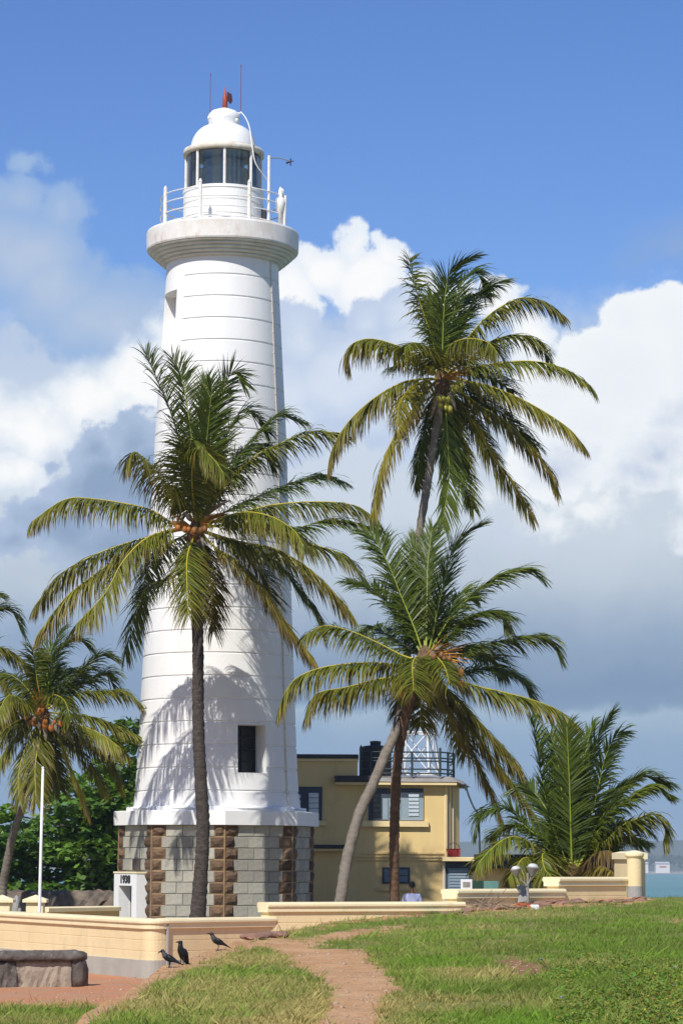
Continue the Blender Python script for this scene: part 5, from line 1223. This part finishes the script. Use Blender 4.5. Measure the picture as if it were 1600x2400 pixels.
palm('coconut palm with stout red brown trunk in front of the yellow building', (996, 1552, 74.3), baseM,
     [(924, 2110, 12.5), (923, 2000, 12.5), (925, 1900, 12.5), (930, 1800, 12), (937, 1740, 12), (948, 1690, 12.5), (962, 1640, 13.5), (978, 1595, 15), (992, 1555, 16)], lambda y: 75.5 - 1.2 * (2110 - y) / 550, 'bark_brown', M_FR, 4.0, .74, 3,
     nuts=scatter_nuts(948, 1615, 6, 10, 14, 'coco_orange', 1.1, 3) + scatter_nuts(1066, 1592, 9, 18, 18, 'coco_orange', 1.1, 4) + scatter_nuts(1035, 1540, 5, 20, 8, 'coco_brown', 1.1, 5) + scatter_nuts(1000, 1610, 8, 30, 20, 'coco_brown', .9, 9),
     flowers=[(1005, 1540, 1085, 1530, 1.0), (1008, 1545, 1060, 1565, 1.2), (1000, 1535, 1045, 1520, 1.)], spathes=[(1005, 1540, 1040, 1510)], fibre=.3)

L_FR = [
 (.1, .3, .3, [(98, 1655), (88, 1600), (82, 1550), (78, 1520)]), (.5, .05, .2, [(100, 1655), (110, 1590), (118, 1529), (142, 1482)], .3), (.1, .1, .35, [(103, 1655), (125, 1560), (150, 1512), (180, 1495), (212, 1518)], .3), (-.2, .12, .35, [(106, 1657), (150, 1610), (190, 1575), (228, 1537), (262, 1542)], .2),
 (.3, .1, .4, [(106, 1657), (160, 1620), (210, 1595), (245, 1580), (268, 1607)], .3), (0, .3, .5, [(108, 1662), (180, 1626), (245, 1620), (291, 1620), (325, 1645)]), (.2, .35, .5, [(108, 1668), (205, 1678), (265, 1697), (322, 1723)]),
 (-.3, .6, .5, [(108, 1672), (190, 1700), (242, 1723), (290, 1758)]), (.3, .45, .45, [(110, 1676), (205, 1740), (255, 1780), (284, 1842)], .3), (-.4, .65, .4, [(106, 1680), (140, 1730), (155, 1775), (180, 1835), (204, 1898)], .4),
 (-.5, .6, .4, [(98, 1680), (60, 1755), (44, 1820), (46, 1878)], .2), (-.6, .6, .35, [(100, 1682), (92, 1740), (83, 1800), (86, 1880)], .2), (-.1, .6, .45, [(95, 1680), (45, 1717), (0, 1780), (-30, 1850)], .2),
 (-.5, .5, .55, [(96, 1668), (50, 1638), (18, 1632), (-6, 1680)]), (.1, .3, .5, [(97, 1660), (65, 1615), (35, 1587), (5, 1577)]), (.5, .3, .4, [(104, 1685), (125, 1780), (142, 1850)]), (.5, .4, .45, [(108, 1682), (170, 1740), (210, 1790), (250, 1853)]),
 (.3, .5, .5, [(96, 1674), (40, 1690), (0, 1720), (-40, 1760)]), (.8, .1, .4, [(100, 1660), (130, 1600), (160, 1570), (190, 1580)]), (.7, .2, .5, [(98, 1665), (60, 1660), (20, 1680), (-10, 1720)]), (-.8, .3, .5, [(102, 1662), (120, 1630), (150, 1640), (165, 1680)]),
 (.7, .2, .4, [(102, 1684), (110, 1780), (105, 1850)]),
]
baseL = np.array([P(2, 2130, 86)[0], 86, LOW])
palm('coconut palm with orange fruit and leaning thin trunk at left of lighthouse', (101, 1670, 84), baseL,
     [(7, 2085, 11.5), (16, 2030, 10.5), (33, 1950, 9.5), (54, 1891, 9), (72, 1820, 8.5), (88, 1745, 9), (99, 1680, 10)], lambda y: 86 - 2 * (2088 - y) / 420, 'bark_grey', L_FR, 3.3, .66, 4,
     nuts=scatter_nuts(96, 1665, 5, 8, 6, 'coco_orange', 1, 3) + scatter_nuts(112, 1700, 6, 10, 10, 'coco_orange', 1, 4) + scatter_nuts(136, 1693, 3, 8, 5, 'coco_orange', 1, 5) + scatter_nuts(70, 1690, 5, 18, 8, 'coco_brown', 1, 6), flowers=[(100, 1665, 84, 1630, 1.1), (100, 1665, 95, 1640, 1)], spathes=[(104, 1690, 110, 1738), (118, 1690, 140, 1722), (96, 1690, 92, 1712)], n=140)
F_FR = [(-.1, .1, .4, [(-95, 1530), (-40, 1450), (0, 1425), (28, 1432), (50, 1480)], .2), (.1, .4, .45, [(-95, 1535), (-20, 1515), (30, 1530), (74, 1568)], .2), (.3, .2, .4, [(-95, 1530), (-50, 1440), (-20, 1400), (0, 1395)]), (.2, .5, .5, [(-95, 1540), (-30, 1560), (10, 1600), (30, 1660)]),
 (.3, .5, .5, [(-100, 1535), (-180, 1510), (-260, 1540), (-300, 1600)]), (-.4, .4, .5, [(-100, 1530), (-160, 1450), (-220, 1420), (-270, 1450)]), (.2, .2, .3, [(-98, 1525), (-110, 1420), (-130, 1340)]), (-.5, .7, .4, [(-98, 1545), (-120, 1640), (-130, 1740)]),
 (-.3, .7, .4, [(-95, 1545), (-60, 1620), (-30, 1700)]), (.4, .6, .45, [(-100, 1542), (-180, 1590), (-230, 1660)]), (.6, .1, .3, [(-97, 1525), (-70, 1430), (-60, 1360)]), (-.8, .5, .4, [(-97, 1540), (-90, 1590), (-85, 1650)])]
baseF = np.array([P(-150, 2120, 88)[0], 88, LOW])
palm('palm mostly outside the left edge, only two frond tips in view', (-96, 1535, 87), baseF, [(-150, 2085, 12), (-135, 1950, 10), (-115, 1750, 9), (-98, 1560, 10)], lambda y: 87.5, 'bark_grey', F_FR, 3.4, .66, 5, n=140)
Y_FR = [
 (-.6, .06, .14, [(1340, 2050), (1337, 1961), (1334, 1854), (1331, 1783), (1327, 1703)], .0), (.3, .0, .2, [(1336, 2050), (1290, 1926), (1268, 1818), (1254, 1729), (1246, 1690)], .5), (.4, .0, .2, [(1344, 2050), (1376, 1818), (1401, 1729), (1432, 1674)], .5),
 (.1, .15, .3, [(1346, 2050), (1390, 1890), (1415, 1783), (1436, 1733), (1457, 1716)], .9), (-.1, .25, .4, [(1350, 2048), (1383, 1979), (1426, 1911), (1486, 1861), (1522, 1842), (1565, 1860)], .2), (.3, .1, .35, [(1350, 2048), (1400, 1930), (1460, 1850), (1504, 1817), (1563, 1838)], .3),
 (-.3, .35, .4, [(1355, 2048), (1443, 1947), (1493, 1918), (1533, 1908), (1557, 1932), (1555, 1968)], .2), (.1, .0, .4, [(1332, 2048), (1290, 1979), (1236, 1943), (1190, 1897), (1131, 1904), (1112, 1948)], .3), (-.5, .3, .35, [(1330, 2050), (1254, 1983), (1201, 1961), (1158, 1983), (1117, 2027)], .2),
 (-.6, .4, .5, [(1330, 2048), (1275, 2000), (1275, 2035), (1300, 2062)]), (.5, .1, .3, [(1352, 2050), (1362, 2012), (1390, 1962)]), (.3, .2, .45, [(1350, 2048), (1400, 2000), (1450, 1965), (1502, 1972)], .2), (.5, .0, .2, [(1338, 2050), (1318, 1880), (1305, 1780), (1288, 1722)], .4),
 (.6, .0, .2, [(1342, 2050), (1355, 1860), (1370, 1770), (1386, 1700)], .3), (.6, .05, .25, [(1336, 2050), (1280, 1900), (1240, 1850), (1210, 1850)], .3), (.6, .05, .3, [(1346, 2050), (1410, 1900), (1440, 1850), (1480, 1830)], .3), (.8, .05, .2, [(1340, 2050), (1345, 1900), (1350, 1800), (1345, 1740)], .2),
 (-.7, 1.3, .5, [(1350, 2050), (1400, 2030), (1430, 2040), (1450, 2060)]), (-.6, .5, .5, [(1335, 2050), (1240, 2010), (1210, 2030), (1190, 2060)]), (.6, 1.4, .4, [(1350, 2050), (1400, 2000), (1430, 2010), (1450, 2040)]), (.7, .1, .4, [(1330, 2050), (1250, 1950), (1190, 1940), (1150, 1960)]),
 (.7, .1, .4, [(1350, 2050), (1420, 1950), (1480, 1930), (1520, 1950)]), (.7, 1.2, .4, [(1340, 2050), (1300, 2000), (1290, 2010), (1280, 2050)]), (.8, .9, .4, [(1345, 2050), (1380, 2010), (1420, 2020), (1440, 2050)]), (-.4, 1.6, .4, [(1345, 2055), (1390, 2005), (1430, 1995), (1458, 2030)]), (-.2, 1.7, .5, [(1345, 2055), (1400, 2022), (1440, 2015), (1455, 2045)]), (.2, 1.7, .5, [(1345, 2055), (1380, 2030), (1410, 2030), (1440, 2055)]), (.3, 1.5, .5, [(1350, 2050), (1395, 1990), (1435, 1990), (1452, 2020)]),
]
by = P(1341, 2085, 67); baseY = np.array([by[0], 67, LOW])
palm('young trunkless palm with dark green fronds behind the wall\'s right end', (1340, 2052, 67), baseY, [(1341, 2090, 14), (1340, 2052, 12)], lambda y: 67., 'fibre', Y_FR, 3.8, .58, 6, group=None, name='young_palm', n=165, wid=.040, fill=3)

# ------------------------------------------------------------------ broad leaved tree at left
at = thing('almond_tree', (*pxy(225, 98), LOW), 'dense bright green broad leaved tree between the lighthouse and the left palm', 'tree')
pads = [(300, 1705, 45, 18), (285, 1745, 45, 22), (270, 1800, 60, 30), (230, 1840, 80, 30), (280, 1870, 60, 40), (190, 1890, 70, 25), (60, 1948, 60, 18), (150, 1930, 80, 25), (240, 1940, 60, 40), (20, 1908, 32, 15), (90, 1990, 70, 20), (180, 1985, 80, 30),
        (255, 2010, 40, 40), (120, 2038, 100, 25), (220, 2060, 70, 30), (60, 2062, 60, 25), (40, 1970, 50, 14), (315, 1930, 40, 60), (330, 1840, 25, 40), (330, 2030, 40, 50), (130, 1868, 40, 12), (-20, 2040, 50, 30), (-30, 1985, 40, 20), (60, 2085, 70, 16), (160, 2085, 80, 16), (240, 2085, 60, 18), (-20, 2085, 50, 14), (40, 2010, 50, 22), (140, 2000, 60, 24), (250, 1900, 90, 50), (230, 2000, 90, 60)]
cs = []; cc = []
TG = np.array([[.06, .13, .018], [.13, .235, .035], [.03, .07, .015]])
lb = MB(); tb0 = np.array([P(225, 2090, 98)[0], 98, LOW])
lb.tube(spline([tb0, tb0 + [0, 0, 1.2], P(232, 2000, 98), P(245, 1880, 98.3), P(285, 1730, 98.5)], 14), np.linspace(.2, .05, 14), 8)
for (px, py, rx, ry) in pads:
    d_ = 98 + rng.uniform(-1.2, 1.2); n_ = int(rx * ry * .20) + 70
    w = rng.normal(size=(n_, 3)); w /= np.linalg.norm(w, axis=1)[:, None]; w *= rng.uniform(.55, 1.05, (n_, 1)) ** .5
    c0 = P(px, py, d_); m3 = d_ / FPX
    q = c0 + w * np.array([rx * m3, rx * m3 * 1.1, ry * m3]); q += rng.normal(size=q.shape) * .06; cs.append(q)
    # leaf whorls
    tone = rng.random(); base = TG[0] * (1 - tone) + TG[1] * tone
    cc.append(np.clip(base[None] * rng.uniform(.6, 1.5, (n_, 1)) + rng.normal(size=(n_, 3)) * .008, .01, 1))
    lb.tube(spline([P(238, py * .5 + 1010, 98.1), P((px + 238) / 2, py + 22, (d_ + 98) / 2), c0], 7), np.linspace(.07, .02, 7), 5)
cs = np.vstack(cs); cc = np.vstack(cc); V, F = blades_or_leaves(len(cs), cs, .185, .8, 1.6)
npmesh('crown', V, F, M['tree_leaf'], np.repeat(cc, 4, 0), at)
lb.build('trunk', M['bark'], at, True)

# ------------------------------------------------------------------ crows
def crow(label, px, py_feet, d, length, yaw, pitch, head_pitch, head_yaw, grey):
    x = float(P(px, py_feet, d)[0]); z0 = float(ground_z(np.array([x]), np.array([d]))[0])
    t = thing('crow', (x, d, z0), label, 'crow', 'crows on the bank edge'); s = length / .42
    ry = Matrix.Rotation(yaw, 3, 'Z')
    leg_h = .095 * s
    rp = Matrix.Rotation(-pitch, 3, 'Y')
    def W(v): q = ry @ (rp @ Vector(v)) ; return np.array([x, d, z0 + leg_h + .045 * s]) + np.array(q)
    # spine: tail tip (-) to head (+), x forward
    sp_ = [(-.235, 0, -.010), (-.16, 0, -.004), (-.10, 0, .002), (-.05, 0, .004), (0, 0, .0), (.05, 0, .002), (.085, 0, .014), (.115, 0, .036), (.135, 0, .055)]
    rw_ = [(.020, .006), (.024, .008), (.030, .018), (.046, .040), (.055, .052), (.052, .052), (.043, .045), (.033, .034), (.030, .031)]
    hd = np.array([.152, 0, .068]); dirh = np.array([math.cos(head_pitch) * math.cos(head_yaw), math.sin(head_yaw) * math.cos(head_pitch), math.sin(head_pitch)])
    sp_ += [tuple(hd), tuple(hd + dirh * .022), tuple(hd + dirh * .036)]; rw_ += [(.032, .031), (.024, .023), (.010, .011)]
    b_ = MB(); seg = 12; vs = []; n_ = len(sp_)
    for i in range(n_):
        tt = np.array(sp_[min(i + 1, n_ - 1)]) - np.array(sp_[max(i - 1, 0)]); tt /= np.linalg.norm(tt); sd2 = np.cross([0, 0, 1], tt); sd2 /= np.linalg.norm(sd2); u2 = np.cross(tt, sd2)
        for k in range(seg):
            a = 2 * math.pi * k / seg; vs.append(W((np.array(sp_[i]) + sd2 * math.cos(a) * rw_[i][0] + u2 * math.sin(a) * rw_[i][1]) * s))
    b_.add(vs, [(i * seg + k, i * seg + (k + 1) % seg, (i + 1) * seg + (k + 1) % seg, (i + 1) * seg + k) for i in range(n_ - 1) for k in range(seg)] + [tuple(range(seg))[::-1], tuple(range((n_ - 1) * seg, n_ * seg))])
    bo = b_.build('body', M['crow'], t, True)
    if grey:
        g_ = MB(); vs = []; ii = [5, 6, 7, 8, 9]
        for q_, i in enumerate(ii):
            tt = np.array(sp_[i + 1]) - np.array(sp_[i - 1]); tt /= np.linalg.norm(tt); sd2 = np.cross([0, 0, 1], tt); sd2 /= np.linalg.norm(sd2); u2 = np.cross(tt, sd2); k_ = [.85, 1.05, 1.07, 1.06, .85][q_]
            for k in range(seg): a = 2 * math.pi * k / seg; vs.append(W((np.array(sp_[i]) + sd2 * math.cos(a) * rw_[i][0] * k_ + u2 * math.sin(a) * rw_[i][1] * k_) * s))
        g_.add(vs, [(i * seg + k, i * seg + (k + 1) % seg, (i + 1) * seg + (k + 1) % seg, (i + 1) * seg + k) for i in range(4) for k in range(seg)]).build('grey_nape', M['crow_grey'], t, True)
    bk_ = MB(); b0 = hd + dirh * .030; bk_.tube([W(b0 * s), W((b0 + dirh * .028 + [0, 0, .002]) * s), W((b0 + dirh * .052 - [0, 0, .008]) * s)], [.012 * s, .009 * s, .002 * s], 7); bk_.build('beak', M['beak'], t, True)
    for sg in (-1, 1):
        w_ = MB(); wp = [(.07, .036 * sg, .030), (.04, .056 * sg, .022), (-.02, .058 * sg, .012), (-.10, .040 * sg, .002), (-.175, .018 * sg, -.004), (-.20, .010 * sg, -.004)]; wr = [(.006, .012), (.010, .030), (.010, .034), (.008, .022), (.005, .010), (.002, .003)]; vs = []
        for (c_, (ra, rb)) in zip(wp, wr):
            for k in range(8): a = k * math.pi / 4; vs.append(W((np.array(c_) + np.array([0, math.cos(a) * ra, math.sin(a) * rb])) * s))
        w_.add(vs, [(i * 8 + k, i * 8 + (k + 1) % 8, (i + 1) * 8 + (k + 1) % 8, (i + 1) * 8 + k) for i in range(5) for k in range(8)]).build('wing', M['crow'], t, True)
        l_ = MB(); hip = W(np.array([.0, .026 * sg, -.030]) * s); fy = np.array(ry @ Vector((.012, .028 * sg, 0))) * s; ft = np.array([x, d, 0]) + fy; ft[2] = float(ground_z(np.array([ft[0]]), np.array([ft[1]]))[0]) + .004
        kn = hip * .5 + ft * .5 + np.array(ry @ Vector((-.016 * s, 0, .01)))
        l_.tube([hip, kn, ft], [.017 * s, .0065 * s, .005 * s], 6)
        for a in (-.5, 0, .5, math.pi): q = np.array(ry @ Vector((math.cos(a), math.sin(a), 0))); l_.tube([ft, ft + q * .036 * s], [.004 * s, .002 * s], 4)
        l_.build('leg', M['beak'], t)
    return t
crow('grey naped crow pecking downwards, leftmost of the three on the bank edge', 398, 2267, 41.6, .40, math.pi - .15, .38, -.75, 0, True)
crow('all black crow standing upright, middle of the three on the bank edge', 428, 2255, 42.6, .47, math.pi + .95, .85, -.75, -.35, False)
crow('grey naped crow leaning forward, nearest the fallen slabs', 512, 2224, 45.6, .42, math.pi + .05, .42, -.25, 0, True)

# ------------------------------------------------------------------ person behind the wall
def person():
    D = 78.; x = float(P(965, 2100, D)[0]); t = thing('person', (x, D, LOW), 'person in a pale lavender shirt seen from behind, by the brown palm trunk', 'person')
    def skin(name, pts, edges, rad, m, root, sub=2):
        me = bpy.data.meshes.new(name); me.from_pydata(pts, edges, []); o = bpy.data.objects.new(name, me); COL.objects.link(o); o.parent = t
        md = o.modifiers.new('skin', 'SKIN'); md.use_smooth_shade = True
        if not me.skin_vertices: 
            bmm = bmesh.new(); bmm.from_mesh(me); bmm.verts.layers.skin.verify(); bmm.to_mesh(me); bmm.free()
        for i, v in enumerate(me.skin_vertices[0].data): v.radius = rad[i] if hasattr(rad[i], '__len__') else (rad[i], rad[i]); v.use_root = i == root
        s_ = o.modifiers.new('sub', 'SUBSURF'); s_.levels = sub; s_.render_levels = sub; me.materials.append(m); return o
    pts = [(0, 0, .95), (0, 0, 1.15), (0, -.01, 1.36), (0, 0, 1.44), (0, 0, 1.53), (0, .01, 1.63), (0, 0, 1.69)]; rad = [(.15, .11), (.14, .10), (.16, .10), .06, .055, (.075, .09), (.06, .07)]
    ed = [(i, i + 1) for i in range(6)]
    for sg in (-1, 1):
        o = len(pts); pts += [(.17 * sg, 0, 1.37), (.24 * sg, .01, 1.12), (.25 * sg, .05, .88), (.25 * sg, .07, .80)]; rad += [.06, .045, .032, .028]; ed += [(2, o), (o, o + 1), (o + 1, o + 2), (o + 2, o + 3)]
        for f_ in range(4):
            q = len(pts); L_ = (.07, .08, .075, .06)[f_]; pts += [(.25 * sg, .045 + .02 * f_, .76), (.245 * sg, .05 + .02 * f_, .76 - L_ * .55), (.235 * sg, .055 + .02 * f_, .76 - L_)]; rad += [.011, .009, .007]; ed += [(o + 3, q), (q, q + 1), (q + 1, q + 2)]
        q = len(pts); pts += [(.235 * sg, .115, .77), (.225 * sg, .135, .735)]; rad += [.012, .009]; ed += [(o + 3, q), (q, q + 1)]
        h = len(pts); pts += [(.09 * sg, 0, .88), (.10 * sg, .01, .48), (.10 * sg, -.01, .08), (.10 * sg, .12, .03)]; rad += [.085, .055, .04, .035]; ed += [(0, h), (h, h + 1), (h + 1, h + 2), (h + 2, h + 3)]
    skin('body', pts, ed, rad, M['skin'], 0)
    sp = [(0, 0, .86), (0, 0, 1.1), (0, -.01, 1.34), (0, 0, 1.43)]; sr = [(.17, .125), (.16, .118), (.185, .12), (.085, .08)]; se = [(0, 1), (1, 2), (2, 3)]
    for sg in (-1, 1): o = len(sp); sp += [(.18 * sg, 0, 1.37), (.225 * sg, .0, 1.20), (.24 * sg, .01, 1.10)]; sr += [.085, .075, .07]; se += [(2, o), (o, o + 1), (o + 1, o + 2)]
    skin('shirt', sp, se, sr, M['shirt'], 0)
    tp_ = [(0, 0, .92)]; trr = [(.16, .12)]; te = []
    for sg in (-1, 1): o = len(tp_); tp_ += [(.09 * sg, 0, .80), (.10 * sg, .01, .45), (.10 * sg, 0, .07)]; trr += [.105, .078, .065]; te += [(0, o), (o, o + 1), (o + 1, o + 2)]
    skin('trousers', tp_, te, trr, M['trousers'], 0)
    hb_ = MB(); hb_.ball(np.array([x, D - .015, LOW + 1.685]), .098, 14, 10, (.92, 1.08, .95)); hb_.build('hair', M['hair'], t, True)
    fe_ = MB(); fe_.ball(np.array([x, D + .085, LOW + 1.60]), .018, 8, 6); fe_.build('nose', M['skin'], t, True)
    for sg in (-1, 1): MB().ball(np.array([x + sg * .085, D + .01, LOW + 1.62]), .022, 8, 5, (.5, 1, 1.4)).build('ear', M['skin'], t, True)
    for sg in (-1, 1): MB().ball(np.array([x + sg * .03, D + .075, LOW + 1.635]), .011, 7, 5).build('eye', M['dark'], t, True)
    MB().box((x - .025, D + .078, LOW + 1.56), (x + .025, D + .088, LOW + 1.568)).build('mouth', M['red'], t)
person()

# ------------------------------------------------------------------ grass
def grass(name, n, yr, ur, hgt, wdt, dryf, seed, maskfun=None, label=None, colA=(.145, .205, .034), colB=(.41, .34, .13), colC=(.165, .285, .028)):
    r = np.random.default_rng(seed); y = 1 / r.uniform(1 / yr[1], 1 / yr[0], n); u = r.uniform(*ur, n); x = u * y
    # clumping
    x = x + r.normal(size=n) * .01; zg = ground_z(x, y); dm = dirt_mask(x, y, zg, 1., (r.normal(size=n) * 9, r.normal(size=n) * 2.6)); cl = fbm(x * 2.2, y * 1.6, 61); k = (r.random(n) > dm * 1.15 - .02) & ((cl + r.normal(size=n) * .10) > .33)
    if maskfun is not None: k &= maskfun(x, y, zg, r)
    x, y, zg, cl = x[k], y[k], zg[k], cl[k]; n = len(x)
    px, py = proj(np.stack([x, y, zg], 1))
    h = hgt * r.uniform(.5, 1.35, n) * (.55 + .9 * cl); lean = r.normal(size=(n, 2)) * .55; lean[:, 0] += .12; w = wdt * r.uniform(.7, 1.3, n)
    a = r.uniform(0, math.pi, n); wx, wy = np.cos(a) * w / 2, np.sin(a) * w / 2
    b = np.stack([x, y, zg - .004], 1); tip = b + np.stack([lean[:, 0] * h, lean[:, 1] * h, h], 1); mid = b * .45 + tip * .55; mid[:, 2] += h * .10
    V = np.stack([b - np.stack([wx, wy, 0 * wx], 1), b + np.stack([wx, wy, 0 * wx], 1), mid + np.stack([wx, wy, 0 * wx], 1) * .7, tip, ], 1)
    dry = np.clip((fbm(x * .55 + 3, y * .4, 71) - .5) * 3.0 + dryf(px, py) + r.normal(size=n) * .25, 0, 1)
    viv = np.clip((fbm(x * .8, y * .5, 77) - .45) * 3 + .25, 0, 1)
    A = np.array(colA); B = np.array(colB); Cc = np.array(colC)
    c = (A * (1 - viv[:, None]) + Cc * viv[:, None]) * (1 - dry[:, None]) + B * dry[:, None]; c *= r.uniform(.7, 1.3, (n, 1))
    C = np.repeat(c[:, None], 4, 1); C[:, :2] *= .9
    F = np.arange(4 * n).reshape(-1, 4)
    return npmesh(name, V.reshape(-1, 3), F, M['grassblade'], C.reshape(-1, 3), kind='stuff', label=label)
def dryness(px, py):
    d = np.where(px < 760, .60, .30); d = d - .55 * sstep(1150, 1500, px) * sstep(2420, 2250, py) - .2 * sstep(2150, 2200, py) * (px > 900) * sstep(2300, 2200, py)
    d = np.where((px < 430) & (py > 2230) & (py < 2330), d - .3, d); return d
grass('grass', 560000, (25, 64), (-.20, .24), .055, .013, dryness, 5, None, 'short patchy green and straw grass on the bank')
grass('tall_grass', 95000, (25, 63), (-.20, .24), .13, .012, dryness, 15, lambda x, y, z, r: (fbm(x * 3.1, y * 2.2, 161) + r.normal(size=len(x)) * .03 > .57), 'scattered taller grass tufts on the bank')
def lowonly(x, y, z, r): return z < LOW + .3
# weeds with small yellow and violet flowers, lower right
def weeds():
    r = np.random.default_rng(8); n = 30000; px = 1290 + 400 * r.random(n) ** .8; dd_ = 1 / r.uniform(1 / 40., 1 / 26.5, n); x = (px - 800) / FPX * dd_; y = dd_; z = ground_z(x, y)
    qx, qy = proj(np.stack([x, y, z], 1)); f = fbm(x * 1.6, y * 1.1, 91); k = (f + r.normal(size=n) * .13 > .52) & (qy > 2265 + .0 * qx) & ((qx > 1290))
    x, y, z, f = x[k], y[k], z[k], f[k]; n = len(x); h = (.03 + .26 * np.clip((f - .45) * 4, 0, 1)) * r.random(n)
    V, F = blades_or_leaves(n, np.stack([x, y, z + h], 1), .026, .6, 1.5); c = np.stack([.11 + .15 * r.random(n), .17 + .15 * r.random(n), .03 + .03 * r.random(n)], 1); C = np.repeat(c, 4, 0)
    npmesh('weeds', V, F, M['grassblade'], C, kind='stuff', label='low leafy green weeds in the near right grass')
    m = r.choice(n, 420); fl = np.stack([x[m], y[m], z[m] + h[m] + .03], 1); V, F = blades_or_leaves(420, fl, .022, 1.5, 1.); col = np.where(r.random((420, 1)) < .7, np.array([[.62, .50, .03]]), np.array([[.30, .27, .55]])); npmesh('weed_flowers', V, F, M['grassblade'], np.repeat(col, 4, 0), kind='stuff', label='tiny yellow and violet flowers among the weeds')
weeds()

# loose grit and pebbles on the bare earth
def pebbles():
    r = np.random.default_rng(44); n = 9000; y = 1 / r.uniform(1 / 62., 1 / 26., n); x = r.uniform(-.16, .14, n) * y; z = ground_z(x, y); dm = dirt_mask(x, y, z); k = dm > .75; x, y, z = x[k], y[k], z[k]; n = len(x)
    s_ = r.lognormal(-4.15, .45, n)[:, None, None]; o = np.array([[1, 0, 0], [0, 1, 0], [-1, 0, 0], [0, -1, 0], [0, 0, .6], [0, 0, -.6]])[None] * s_ * r.uniform(.6, 1.4, (n, 6, 1)); V = np.stack([x, y, z], 1)[:, None] + o
    f = np.array([(0, 1, 4), (1, 2, 4), (2, 3, 4), (3, 0, 4), (1, 0, 5), (2, 1, 5), (3, 2, 5), (0, 3, 5)]); F = (np.arange(n) * 6)[:, None, None] + f[None]
    npmesh('pebbles', V.reshape(-1, 3), F.reshape(-1, 3), mat('earth_grit', (.34, .22, .14), (.46, .35, .25), 2., .95), kind='stuff', label='loose grit and small stones on the bare earth path')
pebbles()
